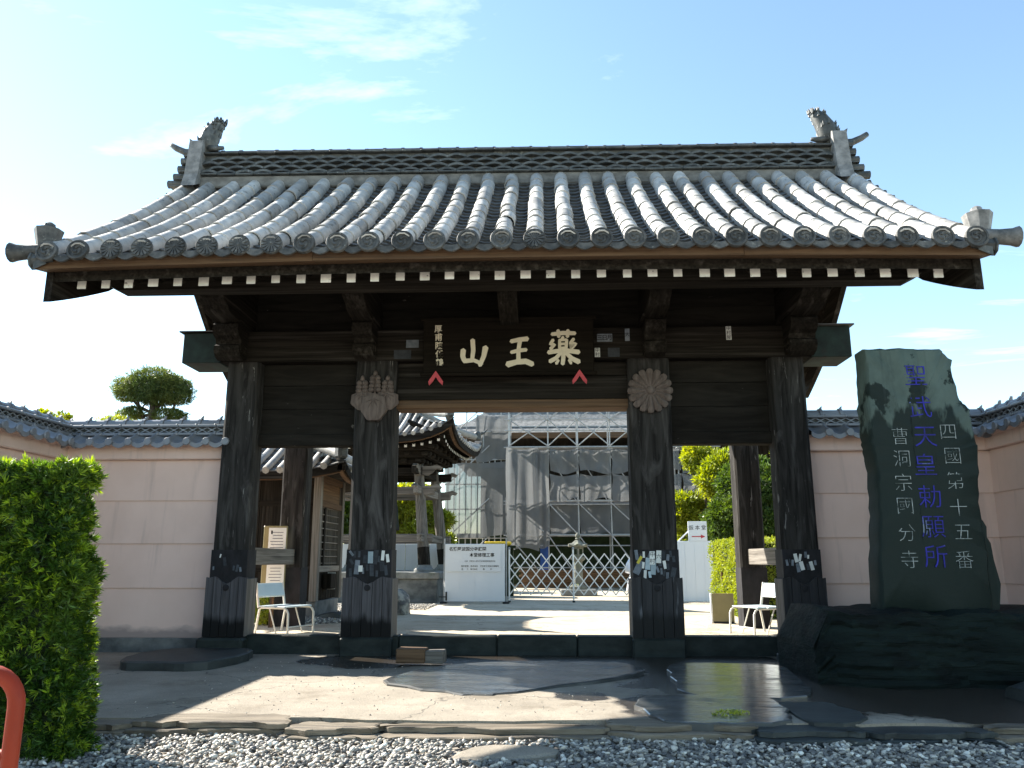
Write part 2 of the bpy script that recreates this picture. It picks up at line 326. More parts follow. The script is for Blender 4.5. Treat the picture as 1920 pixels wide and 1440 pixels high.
def net_mat(name, col, alpha):
    m = mk(name, col, tuple(v * 1.25 for v in col), sc=(1.5, 1.5, 1.5), rough=.8)
    t = m.node_tree; L = t.links.new
    b = t.nodes['Principled BSDF']; out = t.nodes['Material Output']
    tr = t.nodes.new('ShaderNodeBsdfTransparent'); tl = t.nodes.new('ShaderNodeBsdfTranslucent')
    tl.inputs['Color'].default_value = rgba(col)
    a = t.nodes.new('ShaderNodeMixShader'); a.inputs[0].default_value = .45
    L(b.outputs[0], a.inputs[1]); L(tl.outputs[0], a.inputs[2])
    x = t.nodes.new('ShaderNodeMixShader'); x.inputs[0].default_value = alpha
    L(tr.outputs[0], x.inputs[1]); L(a.outputs[0], x.inputs[2]); L(x.outputs[0], out.inputs['Surface'])
    return m
MT['net'] = net_mat('grey scaffold netting', (.17, .174, .176), .8)
MT['net_thin'] = net_mat('thin grey scaffold netting', (.14, .145, .147), .88)
# ------------------------------------------------------------------ mesh helpers
class MB:
    def __init__(s):
        s.v = []; s.f = []
    def add(s, vs, fs, mat=None):
        o = len(s.v)
        if mat is not None: vs = [mat @ Vector(p) for p in vs]
        s.v.extend([tuple(p) for p in vs]); s.f.extend([tuple(i + o for i in q) for q in fs]); return s
    def box(s, c, d, ch=0.0, mat=None):
        x, y, z = d[0] / 2, d[1] / 2, d[2] / 2
        if not ch:
            vs = [(i * x, j * y, k * z) for i in (-1, 1) for j in (-1, 1) for k in (-1, 1)]
            fs = [(0, 1, 3, 2), (4, 6, 7, 5), (0, 4, 5, 1), (2, 3, 7, 6), (0, 2, 6, 4), (1, 5, 7, 3)]
        else:
            ch = min(ch, x * .9, y * .9, z * .9)
            vs = []; ix = {}
            for i in (-1, 1):
                for j in (-1, 1):
                    for k in (-1, 1):
                        for a in range(3):
                            p = [i * (x - ch), j * (y - ch), k * (z - ch)]
                            p[a] = (i * x, j * y, k * z)[a]
                            ix[i, j, k, a] = len(vs); vs.append(tuple(p))
            fs = []
            for a in range(3):
                b_, c_ = (a + 1) % 3, (a + 2) % 3
                for sg in (-1, 1):
                    q = []
                    for u, w in ((-1, -1), (1, -1), (1, 1), (-1, 1)):
                        t = [0, 0, 0]; t[a] = sg; t[b_] = u; t[c_] = w
                        q.append(ix[t[0], t[1], t[2], a])
                    fs.append(tuple(q if sg > 0 else q[::-1]))
                for u in (-1, 1):          # edges parallel to axis a
                    for w in (-1, 1):
                        q = []
                        for sg in (-1, 1):
                            t = [0, 0, 0]; t[a] = sg; t[b_] = u; t[c_] = w
                            e = (ix[t[0], t[1], t[2], b_], ix[t[0], t[1], t[2], c_])
                            q.extend(e if sg < 0 else e[::-1])
                        fs.append(tuple(q))
            for i in (-1, 1):
                for j in (-1, 1):
                    for k in (-1, 1):
                        fs.append((ix[i, j, k, 0], ix[i, j, k, 1], ix[i, j, k, 2]))
        vs = [(p[0] + c[0], p[1] + c[1], p[2] + c[2]) for p in vs]
        return s.add(vs, fs, mat)
    def span(s, a, b, ch=0.0, mat=None):       # box from corner to corner
        return s.box([(a[i] + b[i]) / 2 for i in range(3)], [abs(b[i] - a[i]) for i in range(3)], ch, mat)
    def prism(s, pts, ax, a, b, mat=None):
        n = len(pts)
        def p3(u, w, h):
            return (h, u, w) if ax == 'X' else ((u, h, w) if ax == 'Y' else (u, w, h))
        vs = [p3(u, w, a) for u, w in pts] + [p3(u, w, b) for u, w in pts]
        fs = [tuple(range(n)), tuple(range(2 * n - 1, n - 1, -1))] + [(i, i + n, (i + 1) % n + n, (i + 1) % n) for i in range(n)]
        return s.add(vs, fs, mat)
    def tube(s, path, r, n=8, cap=True, mat=None):
        P = [Vector(p) for p in path]; rr = r if isinstance(r, (list, tuple)) else [r] * len(P)
        vs = []; fs = []
        ref = None
        for i, p in enumerate(P):
            d = (P[min(i + 1, len(P) - 1)] - P[max(i - 1, 0)]).normalized()
            if ref is None:
                ref = Vector((0, 0, 1)) if abs(d.z) < .9 else Vector((1, 0, 0))
            u = d.cross(ref).normalized(); w = u.cross(d).normalized(); ref = w
            for k in range(n):
                a = 2 * math.pi * k / n
                vs.append(p + (u * math.cos(a) + w * math.sin(a)) * rr[i])
        for i in range(len(P) - 1):
            for k in range(n):
                fs.append((i * n + k, i * n + (k + 1) % n, (i + 1) * n + (k + 1) % n, (i + 1) * n + k))
        if cap:
            fs.append(tuple(range(n - 1, -1, -1))); fs.append(tuple(range((len(P) - 1) * n, len(P) * n)))
        return s.add(vs, fs, mat)
    def lathe(s, prof, n=12, c=(0, 0, 0), mat=None, phase=0.0):
        vs = []; fs = []
        for r, z in prof:
            for k in range(n):
                a = 2 * math.pi * k / n + phase
                vs.append((c[0] + r * math.cos(a), c[1] + r * math.sin(a), c[2] + z))
        m = len(prof)
        for i in range(m - 1):
            for k in range(n):
                fs.append((i * n + k, i * n + (k + 1) % n, (i + 1) * n + (k + 1) % n, (i + 1) * n + k))
        fs.append(tuple(range(n - 1, -1, -1))); fs.append(tuple(range((m - 1) * n, m * n)))
        return s.add(vs, fs, mat)
    def sweep(s, sects):                         # list of equal-length closed sections
        n = len(sects[0]); vs = [p for q in sects for p in q]; fs = []
        for i in range(len(sects) - 1):
            for k in range(n):
                fs.append((i * n + k, i * n + (k + 1) % n, (i + 1) * n + (k + 1) % n, (i + 1) * n + k))
        fs.append(tuple(range(n - 1, -1, -1))); fs.append(tuple(range((len(sects) - 1) * n, len(sects) * n)))
        return s.add(vs, fs)
    def strip(s, a, b):                          # open sheet between two polylines
        n = len(a); return s.add(list(a) + list(b), [(i, i + 1, n + i + 1, n + i) for i in range(n - 1)])
    def rough(s, amp, fr=2.0, seed=0):
        r = np.random.default_rng(seed); ph = r.uniform(0, 6.28, (3, 3, 3)); k = r.normal(0, fr, (3, 3, 3))
        out = []
        for p in s.v:
            q = list(p)
            for a in range(3):
                q[a] += amp * sum(math.sin(k[a, j] @ np.array(p) + ph[a, j, 0]) for j in range(3)) / 2
            out.append(tuple(q))
        s.v = out; return s
    def mesh(s, name, mat, smooth=False, angle=None):
        me = bpy.data.meshes.new(name)
        me.from_pydata(s.v, [], s.f)
        if len(s.f) < 8000:
            bm = bmesh.new(); bm.from_mesh(me); bmesh.ops.recalc_face_normals(bm, faces=bm.faces); bm.to_mesh(me); bm.free()
        if mat is not None: me.materials.append(MT[mat] if isinstance(mat, str) else mat)
        if smooth:
            me.polygons.foreach_set('use_smooth', [True] * len(me.polygons))
            if angle: me.set_sharp_from_angle(angle=R(angle))
        me.update(); return me
    def build(s, name, mat, parent=None, loc=(0, 0, 0), rot=None, smooth=False, angle=None):
        return inst(name, s.mesh(name, mat, smooth, angle), parent, loc, rot)

def inst(name, me, parent=None, loc=(0, 0, 0), rot=None, scale=None):
    o = bpy.data.objects.new(name, me); COL.objects.link(o)
    o.location = loc
    if rot is not None: o.rotation_euler = rot
    if scale is not None: o.scale = scale
    if parent is not None: o.parent = parent
    return o
def tag(o, label=None, cat=None, group=None, kind=None):
    if label: o['label'] = label
    if cat: o['category'] = cat
    if group: o['group'] = group
    if kind: o['kind'] = kind
    return o
def thing(name, label, cat, loc=(0, 0, 0), rz=0.0, group=None):
    o = bpy.data.objects.new(name, None); COL.objects.link(o); o.empty_display_size = .2
    o.location = loc; o.rotation_euler = (0, 0, rz)
    return tag(o, label, cat, group)
def raw_mesh(name, V, Fq, mat, smooth=False):
    """big meshes straight from numpy: V (n,3), Fq (m,k)"""
    me = bpy.data.meshes.new(name); V = np.asarray(V, np.float32); Fq = np.asarray(Fq, np.int32)
    k = Fq.shape[1]
    me.vertices.add(len(V)); me.vertices.foreach_set('co', V.ravel())
    me.loops.add(Fq.size); me.loops.foreach_set('vertex_index', Fq.ravel())
    me.polygons.add(len(Fq)); me.polygons.foreach_set('loop_start', np.arange(0, Fq.size, k, dtype=np.int32))
    me.polygons.foreach_set('loop_total', np.full(len(Fq), k, np.int32))
    if smooth: me.polygons.foreach_set('use_smooth', np.ones(len(Fq), bool))
    me.update(calc_edges=True); me.materials.append(MT[mat]); return me
def many(base, mats):
    """numpy: repeat a (v, quads) shape with the 4x4 matrices given"""
    v = np.array(base.v); f = [q for q in base.f]
    q4 = np.array([q if len(q) == 4 else (q[0], q[1], q[2], q[2]) for q in f])
    Mx = np.array([np.array(m) for m in mats])
    V = np.einsum('nij,vj->nvi', Mx[:, :3, :3], v) + Mx[:, None, :3, 3]
    Fq = (q4[None] + (np.arange(len(Mx)) * len(v))[:, None, None]).reshape(-1, 4)
    return V.reshape(-1, 3), Fq
_tc = {}
def text_mesh(ch, size, ext=.004, off=0.0, mat='ink'):
    key = (ch, size, ext, off, mat)
    if key in _tc: return _tc[key]
    cu = bpy.data.curves.new('lettering', 'FONT'); cu.body = ch; cu.size = size; cu.extrude = ext; cu.offset = off
    cu.align_x = 'CENTER'; cu.align_y = 'CENTER'; cu.resolution_u = 3
    ob = bpy.data.objects.new('lettering', cu); COL.objects.link(ob)
    bpy.context.view_layer.update()
    dg = bpy.context.evaluated_depsgraph_get()
    me = bpy.data.meshes.new_from_object(ob.evaluated_get(dg)); me.name = 'character'
    bpy.data.objects.remove(ob); bpy.data.curves.remove(cu)
    me.materials.clear(); me.materials.append(MT[mat])
    _tc[key] = me; return me
UP = (R(90), 0, 0)                                # stands lettering up, facing -Y

# leaf clouds ------------------------------------------------------------------
def leaves(pts, nrm, length, width, spread=.9, seed=1, per=1, quad=True):
    """leaf blades at pts pointing roughly along nrm; returns V, F (quads, pointed rhombs)"""
    r = np.random.default_rng(seed)
    n = len(pts) * per
    P = np.repeat(np.asarray(pts, float), per, 0); Nn = np.repeat(np.asarray(nrm, float), per, 0)
    d = Nn + r.normal(0, spread, (n, 3)); d /= np.linalg.norm(d, axis=1)[:, None] + 1e-9
    u = np.cross(d, r.normal(0, 1, (n, 3))); u /= np.linalg.norm(u, axis=1)[:, None] + 1e-9
    L = length * r.uniform(.6, 1.3, (n, 1)); W = width * r.uniform(.7, 1.3, (n, 1))
    w = np.cross(u, d)
    b = P; t = P + d * L; m = P + d * L * .5 + w * W * .25
    V = np.stack([b, m + u * W / 2, t, m - u * W / 2], 1).reshape(-1, 3)
    Fq = np.arange(n * 4).reshape(-1, 4)
    return V, Fq
def blob_points(clumps, dens, seed=1, shell=.55):
    """points and outward normals spread through the outer part of ellipsoids (x,y,z,rx,ry,rz)"""
    r = np.random.default_rng(seed); PP = []; NN = []
    for (x, y, z, a, b, c) in clumps:
        n = int(dens * (a * b + b * c + a * c) * 4)
        d = r.normal(0, 1, (n, 3)); d /= np.linalg.norm(d, axis=1)[:, None]
        k = r.uniform(shell, 1.0, (n, 1)) ** .7
        lump = 1 + .13 * np.sin(d[:, :1] * 7 + x * 3) * np.sin(d[:, 1:2] * 6 + y) + .1 * np.sin(d[:, 2:] * 9 + z * 5)
        PP.append(np.array([x, y, z]) + d * np.array([a, b, c]) * k * lump)
        NN.append(d / np.array([a, b, c]) * min(a, b, c))
    return np.concatenate(PP), np.concatenate(NN)
# ------------------------------------------------------------------ ground
g = MB(); S = 900
g.add([(-S, -S, -.15), (S, -S, -.15), (S, S, -.15), (-S, S, -.15)], [(0, 1, 2, 3)])
tag(g.build('ground', 'gravel_bed'), kind='structure')

def ico():
    bm = bmesh.new(); bmesh.ops.create_icosphere(bm, subdivisions=1, radius=1.0)
    v = np.array([p.co[:] for p in bm.verts]); f = np.array([[w.index for w in q.verts] for q in bm.faces]); bm.free(); return v, f
IV, IF = ico()
def pebbles(n, x0, x1, y0, y1, z, rmin, rmax, seed, keep=None):
    r = np.random.default_rng(seed)
    P = np.stack([r.uniform(x0, x1, n), r.uniform(y0, y1, n), z + r.uniform(-.018, .02, n)], 1)
    if keep is not None: P = P[keep(P[:, 0], P[:, 1])]
    n = len(P)
    s = r.uniform(rmin, rmax, (n, 1)) ** 1.0 * np.stack([r.uniform(.8, 1.5, n), r.uniform(.7, 1.1, n), r.uniform(.4, .75, n)], 1)
    a = r.uniform(0, 6.28, n); ca, sa = np.cos(a), np.sin(a)
    tx, ty = r.normal(0, .3, n), r.normal(0, .3, n)
    V = IV[None] * s[:, None] * (1 + r.normal(0, .09, (n, len(IV), 1)))
    x = V[..., 0] * ca[:, None] - V[..., 1] * sa[:, None]; y = V[..., 0] * sa[:, None] + V[..., 1] * ca[:, None]
    zz = V[..., 2] + x * tx[:, None] + y * ty[:, None]
    V = np.stack([x, y, zz], 2) + P[:, None]
    Fq = IF[None] + (np.arange(n) * len(IV))[:, None, None]
    return V.reshape(-1, 3), Fq.reshape(-1, 3)
V, Fq = pebbles(23000, -5.7, 5.9, 5.7, 8.25, -.112, .015, .030, 3, keep=lambda x, y: ~((np.abs(x + .36) < .48) & (np.abs(y - 7.32) < .26)))
tag(inst('gravel', raw_mesh('gravel', V, Fq, 'pebble', True)), 'loose grey and white river pebbles in front of the paved step', 'gravel', kind='stuff')

fc = MB()
fx = np.linspace(-11, 10, 60); rr_ = np.random.default_rng(5)
edge = [(float(x), 8.18 + .05 * math.sin(x * 1.7) + .03 * rr_.normal()) for x in fx]
fc.prism(edge + [(10, 14.05), (-11, 14.05)], 'Z', -.16, 0)
fore = tag(fc.build('forecourt_paving', 'paving'), kind='structure')
def slab(name, outline, z0, z1, mat, parent, seed=0, rough=.012, sub=1, chamf=.03, dome=0.0, tilt=0.0):
    """natural flat stone: outline (x, y) inset a little at the top"""
    cx = sum(p[0] for p in outline) / len(outline); cy = sum(p[1] for p in outline) / len(outline)
    O = []
    n = len(outline)
    for i in range(n):                                     # smooth and densify
        a, b = outline[i], outline[(i + 1) % n]; p, q = outline[i - 1], outline[(i + 2) % n]
        for t in (0, .25, .5, .75):
            h = [.5 * (2 * a[k] + (b[k] - p[k]) * t + (2 * p[k] - 5 * a[k] + 4 * b[k] - q[k]) * t * t + (-p[k] + 3 * a[k] - 3 * b[k] + q[k]) * t ** 3) for k in (0, 1)]
            O.append(h)
    r = np.random.default_rng(seed); m = len(O)
    O = [[p[0] + r.normal(0, rough), p[1] + r.normal(0, rough)] for p in O]
    def ring(k, z):
        return [(cx + (p[0] - cx) * k, cy + (p[1] - cy) * k, z) for p in O]
    d = max(.2, min(abs(p[1] - cy) + abs(p[0] - cx) for p in O))
    k1 = 1 - chamf / d
    rings = [ring(1.0, z0), ring(1.0, z1 - chamf * .6), ring(k1, z1), ring(k1 * .6, z1 + dome * .7), ring(k1 * .25, z1 + dome)]
    ym = min(p[1] for p in O)
    if tilt: rings = [rings[0]] + [[(p[0], p[1], p[2] + math.tan(tilt) * (p[1] - ym)) for p in q] for q in rings[1:]]
    b = MB(); vs = [p for q in rings for p in q]; fs = []
    for i in range(len(rings) - 1):
        for k in range(m):
            fs.append((i * m + k, i * m + (k + 1) % m, (i + 1) * m + (k + 1) % m, (i + 1) * m + k))
    fs.append(tuple(range((len(rings) - 1) * m, len(rings) * m)))
    b.add(vs, fs)
    return b.build(name, mat, parent, smooth=True, angle=7)
s1 = slab('paving_slab', [(-2.05, 10.45), (-1.5, 11.55), (-.6, 12.0), (.3, 12.05), (1.0, 11.95), (1.33, 11.5), (1.0, 10.9), (.35, 10.35), (-.35, 9.75), (-.75, 9.55), (-1.2, 9.75)], -.05, .014, 'wetstone', fore, 1, rough=.03, chamf=.02, tilt=R(1.7))
s1['label'] = 'long wet bluish schist slab let into the paving before the threshold'
for i, (o, m) in enumerate([([(1.75, 11.75), (2.5, 11.85), (3.2, 11.7), (3.15, 10.6), (2.9, 9.6), (2.2, 9.45), (1.6, 9.7), (1.6, 10.8)], 'wetstone'),
                            ([(1.05, 9.2), (1.7, 9.35), (2.35, 9.2), (2.4, 8.5), (2.2, 8.08), (1.6, 8.02), (1.08, 8.12), (.95, 8.6)], 'wetstone'),
                            ([(2.45, 9.1), (2.95, 9.15), (3.1, 8.6), (2.95, 8.15), (2.5, 8.1), (2.42, 8.5)], 'darkstone')]):
    slab('paving_slab', o, -.05, .016 + .006 * i, m, fore, 10 + i, .03, chamf=.012, tilt=R(1.9) if i < 2 else 0)
# edge stones along the front of the paving
ex = -5.2; k = 0
widths = [1.25, 1.5, .9, 2.1, 1.35, 1.0, 1.15, 1.6, 1.5]
for w in widths:
    y0 = 7.86 + .07 * math.sin(k * 2.1); d = .34 + .1 * math.sin(k * 1.3 + 1)
    o = [(ex + .02, y0 + .03), (ex + w * .3, y0 - .03), (ex + w * .7, y0 + .02), (ex + w - .03, y0 + .01), (ex + w - .02, y0 + d * .6), (ex + w * .9, y0 + d), (ex + w * .5, y0 + d + .03), (ex + w * .1, y0 + d), (ex + .01, y0 + d * .5)]
    mt = 'edgestone' if k not in (5, 6) else 'darkstone'
    zt = -.012 + .016 * math.sin(k * 1.9)
    o2 = [(x, y - random.uniform(.0, .10) if y < y0 + .1 else y) for x, y in o]
    slab('edge_stone', o2, -.2, zt - .055, mt, fore, 40 + k, .022, chamf=.015)
    slab('edge_stone', [(x + random.uniform(-.03, .05), y + random.uniform(.0, .07)) for x, y in o], zt - .05, zt, mt, fore, 60 + k, .022, chamf=.012)
    ex += w; k += 1
lo = slab('sunken_slab', [(-.82, 7.1), (-.6, 7.5), (-.1, 7.54), (.1, 7.45), (.0, 7.2), (-.4, 7.06)], -.2, -.085, 'paving', fore, 77, .01)
# thin cracks and flaking along the sandy paving are left to the material

V, Fq = pebbles(700, -4.5, .6, 8.3, 12.4, .004, .003, .010, 23)
tag(inst('grit', raw_mesh('grit', V, Fq, 'pebble', True)), 'scattered grit lying on the sandy forecourt paving', 'grit', kind='stuff')
ct = MB(); ct.span((-60, 13.96, -.3), (60, 110, .2))
court = tag(ct.build('courtyard_ground', 'court'), kind='structure')
V, Fq = pebbles(9000, -6.5, -3.2, 17.2, 24.5, .208, .016, .034, 9, keep=lambda x, y: (x < -3.9 + .35 * np.sin(y * 1.3)) | (y > 22))
tag(inst('courtyard_gravel', raw_mesh('courtyard_gravel', V, Fq, 'pebble', True)), 'grey gravel strip beside the side hall and rock', 'gravel', kind='stuff')

# ------------------------------------------------------------------ plastered walls with tiled caps
PITCH = .34
def eave_tile_mesh():
    m = MB(); n = 11; top = []; low = []
    def prof(x):
        return -.05 * math.sin(math.pi * x / .235) if x < .235 else .048 * math.sin(math.pi * (x - .235) / .105)
    xs = [i * PITCH / (n - 1) for i in range(n)]
    rows = []
    for y, z in ((-.34, 0.0), (-.2, .06), (.0, .19)):
        rows.append([(x, y, z + prof(x) + .03) for x in xs])
    und = [(x, -.34, prof(x) - (.045 if x < .24 else .0)) for x in xs]
    und2 = [(x, -.31, prof(x) - (.045 if x < .24 else .0)) for x in xs]
    m.strip(rows[0], rows[1]); m.strip(rows[1], rows[2]); m.strip(und, rows[0]); m.strip(und2, und)
    m.lathe([(.01, -.03), (.055, -.016), (.072, .006), (.06, .03)], 10, mat=Matrix.Translation((.2875, -.345, .012)) @ Matrix.Rotation(R(90), 4, 'X'))
    return m.mesh('eave_tile', 'walltile', True, 40)
EAVE = eave_tile_mesh()
def lattice_mesh():
    m = MB()
    h = .092
    for k in range(2):
        x = k * PITCH / 2
        for (a, b) in (((x, 0), (x + PITCH / 2, h)), ((x, h), (x + PITCH / 2, 0))):
            dx, dz = b[0] - a[0], b[1] - a[1]
            L = math.hypot(dx, dz)
            m.box((0, 0, 0), (L * 1.02, .03, .017), mat=Matrix.Translation(((a[0] + b[0]) / 2, 0, (a[1] + b[1]) / 2)) @ Matrix.Rotation(-math.atan2(dz, dx), 4, 'Y'))
        m.box((x + PITCH / 4, -.003, h / 2), (.034, .036, .034), mat=None)
    return m.mesh('lattice_tile', 'walltile')
LATT = lattice_mesh()
def noshi_mesh():
    m = MB(); m.box((PITCH / 2, 0, 0), (PITCH - .008, .16, .05), .014); m.box((PITCH - .012, -.005, .004), (.045, .165, .062), .014)
    return m.mesh('flat_tile', 'walltile')
NOSHI = noshi_mesh()
def ridgecap_mesh():
    m = MB()
    m.tube([(0, 0, 0), (PITCH - .05, 0, 0), (PITCH - .045, 0, .006), (PITCH, 0, .006)], [.085, .085, .102, .102], 12)
    m.prism([(-.03, .06), (.04, .06), (.055, .155), (.02, .125)], 'Y', -.02, .02, mat=Matrix.Translation((PITCH - .04, 0, 0)))
    return m.mesh('ridge_tile', 'walltile', True, 40)
RCAP = ridgecap_mesh()
def plaster_wall(name, label, loc, rz, n, dz=0.0, plinth=.23, finned=True):
    t = thing(name, label, 'wall', loc, rz)
    L = n * PITCH
    m = MB(); m.span((0, -.05, -.2), (L, .34, plinth), .01); m.build('plinth', 'plinth', t)
    zs = [plinth, 1.03 + dz, 1.77 + dz, 2.50 + dz, 3.21 + dz]
    for i in range(4):
        m = MB(); m.prism([(.33, zs[i]), (-.036, zs[i]), (-.040, zs[i] + .012), (-.013, zs[i + 1] - .001), (.33, zs[i + 1] - .001)], 'X', 0, L)
        m.build('render_panel', 'pink_low' if i == 0 else 'pink', t)
    m = MB(); m.prism([(.36, 3.212 + dz), (-.11, 3.212 + dz), (-.125, 3.23 + dz), (-.125, 3.43 + dz), (-.2, 3.47 + dz), (.36, 3.47 + dz)], 'X', 0, L); m.build('cornice', 'pink', t)
    m = MB(); m.prism([(-.16, 3.47 + dz), (-.05, 3.60 + dz), (-.05, 3.82 + dz), (.3, 3.82 + dz), (.3, 3.6 + dz), (.62, 3.46 + dz), (.62, 3.42 + dz), (.3, 3.47 + dz)], 'X', .001, L - .001); m.build('cap_core', 'ridge', t)
    for i in range(n):
        x = i * PITCH
        j = random.uniform(-.006, .006)
        inst('eave_tile', EAVE, t, (x, -.02 + j, 3.475 + dz + j * .5))
        inst('flat_tile', NOSHI, t, (x, -.06, 3.655 + dz)); inst('lattice_tile', LATT, t, (x, -.075, 3.682 + dz)); inst('flat_tile', NOSHI, t, (x, -.06, 3.80 + dz))
        inst('ridge_tile', RCAP, t, (x, .1, 3.86 + dz), scale=None if finned else (1, 1, .9))
    return t
plaster_wall('plaster_wall', 'pink rendered wall with tiled cap joining the gate beside the hedge', (-8.47, 13.75, 0), 0, 9)
plaster_wall('plaster_wall', 'tile capped pink wall running towards the viewer behind the dark green hedge', (-8.47, 6.5, 0), R(90), 22)
plaster_wall('plaster_wall', 'pink rendered wall directly behind the inscribed stone', (4.45, 13.75, 0), 0, 9, .09)
plaster_wall('plaster_wall', 'tile capped pink wall at the right edge behind the stone base', (7.5, 13.78, 0), R(-90), 14, .09)
# ------------------------------------------------------------------ the gate
gate = thing('temple_gate', 'large black timber temple gate with curved grey tiled roof and nameplate', 'gate', (-.55, 13.4, 0))
EY, RY = -3.45, .5
def rs(y):
    if y > RY: y = 2 * RY - y
    s = y - EY; return 5.62 + .6 * s + .036 * s * s
def sl(y):
    return .6 + .072 * (y - EY)
def dz(x):
    return .07 * (1 - (x / 6.2) ** 2) - .04
def arc_points(step, y1, off=0.0):
    """points every `step` metres up the slope from the eave"""
    out = []; y = EY + off * .85; acc = 0
    while y < y1:
        out.append((y, rs(y), math.atan(sl(y)))); y += step * math.cos(math.atan(sl(y)))
    return out

def pillar(px, w, d, z1, shoe_mat, name_label, strip_side):
    m = MB()
    a = w / 2; c = .05
    sec = lambda k, z: [(px - a * k + c, 0, z), (px + a * k - c, 0, z), (px + a * k, c, z), (px + a * k, d - c, z), (px + a * k - c, d, z), (px - a * k + c, d, z), (px - a * k, d - c, z), (px - a * k, c, z)]
    m.sweep([sec(1.0, -.1), sec(1.0, 1.5), sec(.985, 3.0), sec(.965, z1)])
    p = m.build('pillar', 'pillar', gate)
    # shoe of five upright boards with a dipped top, a dark disc standing for the shaded hole below the dip
    W = w + .09; nb = 5
    def top(u):                                  # u -1..1
        u = abs(u)
        return 1.225 - .11 * max(0, 1 - u / .62) ** 1.2 - .012 * math.sin(u * 9)
    for i in range(nb):
        u0, u1 = -1 + 2 * i / nb, -1 + 2 * (i + 1) / nb
        us = [u0 + (u1 - u0) * k / 4 for k in range(5)]
        pts = [(px + u * W / 2 + (.004 if u == u0 else (-.004 if u == u1 else 0)), top(u)) for u in us]
        pts = [(pts[0][0], .28)] + pts + [(pts[-1][0], .28)]
        mm = MB(); j = random.uniform(-.006, .006); mm.prism(pts, 'Y', -.055 + j, -.003); mm.build('shoe_board', shoe_mat, p)
    for sgn in (-1, 1):
        mm = MB(); mm.span((px + sgn * (w / 2 + .003), -.05, .28), (px + sgn * (W / 2), d + .03, 1.20), .008)
        mm.build('shoe_side', 'side_strip' if sgn == strip_side else shoe_mat, p)
    mm = MB(); mm.lathe([(.052, 0), (.052, .014), (.03, .02)], 12, mat=Matrix.Translation((px, -.052, 1.055)) @ Matrix.Rotation(R(90), 4, 'X')); mm.build('hole_disc', 'band', p)
    mm = MB(); mm.span((px - w / 2 - .006, -.008, 1.06), (px + w / 2 + .006, d + .005, 1.665)); mm.build('band', 'band', p)
    p['label'] = name_label
    return p
PIL = [pillar(-4.70, .60, .40, 4.9, 'shoe', 'outer pillar beside the hedge wall with grey boarded shoe', 1),
       pillar(-2.36, .735, .44, 4.9, 'shoe', 'main pillar carrying the three leaf crest', 1),
       pillar(2.34, .735, .44, 4.9, 'shoe_wet', 'main pillar carrying the flower crest, covered in paper slips', -1),
       pillar(4.68, .60, .40, 4.9, 'shoe_wet', 'outer pillar beside the inscribed stone', -1)]

# paper votive slips
def slips(p, px, w, n, zlo, zhi, seed, kinds, extra=()):
    r = random.Random(seed); used = []
    for i in range(n):
        for _ in range(30):
            h = r.choice([.10, .13, .16, .19, .23]) * (1 if w > .6 else .6); b = h * r.uniform(.32, .5)
            x = r.uniform(px - w / 2 + b / 2 + .01, px + w / 2 - b / 2 - .01); z = r.uniform(zlo + h / 2, zhi - h / 2)
            if all(abs(x - q[0]) > (b + q[2]) * .5 or abs(z - q[1]) > (h + q[3]) * .5 for q in used): break
        else: continue
        used.append((x, z, b, h))
        mt = r.choice(kinds); tl = r.gauss(0, .1) if r.random() < .8 else r.uniform(-.7, .7)
        m = MB(); m.box((0, 0, 0), (b, .004, h)); y = -.012 - .0004 * i
        s = m.build('paper_slip', mt, p, (x, y, z), (0, tl, 0))
for a in [(PIL[1], -2.36, .70, 22, 1.22, 1.66, 2, ['paper', 'paper_grey', 'paper_dark', 'paper_blue', 'paper', 'paper_dark', 'paper_grey']),
          (PIL[2], 2.34, .70, 42, 1.20, 1.66, 4, ['paper', 'paper_grey', 'paper_dark', 'paper_blue', 'paper_dark', 'paper_grey', 'paper_grey']),
          (PIL[0], -4.70, .56, 6, 1.28, 1.6, 5, ['paper', 'paper_grey', 'paper_dark']),
          (PIL[3], 4.68, .56, 12, 1.28, 1.64, 6, ['paper', 'paper_grey', 'paper_dark', 'paper_dark'])]:
    slips(*a)
def slip(p, x, z, b, h, mt, tilt=0, ch=None, yy=-.03):
    m = MB(); m.box((0, 0, 0), (b, .004, h)); s = m.build('paper_slip', mt, p, (x, yy, z), (0, tilt, 0))
    if ch:
        n = len(ch)
        for i, c in enumerate(ch):
            inst('character', text_mesh(c, min(b * 1.05, h / n * 1.0), .001, 0), s, (0, -.004, h / 2 - (i + .5) * h / n), UP)
    return s
slip(PIL[2], 2.28, 1.53, .085, .21, 'paper', .02, '中村')
slip(PIL[2], 2.385, 1.55, .08, .20, 'paper', .05, '六')
slip(PIL[2], 2.075, 1.50, .045, .13, 'yellow', .55)
slip(PIL[1], -2.33, 1.54, .085, .19, 'paper_blue', 0)
slip(PIL[1], -2.49, 1.36, .07, .1, 'paper', 0)

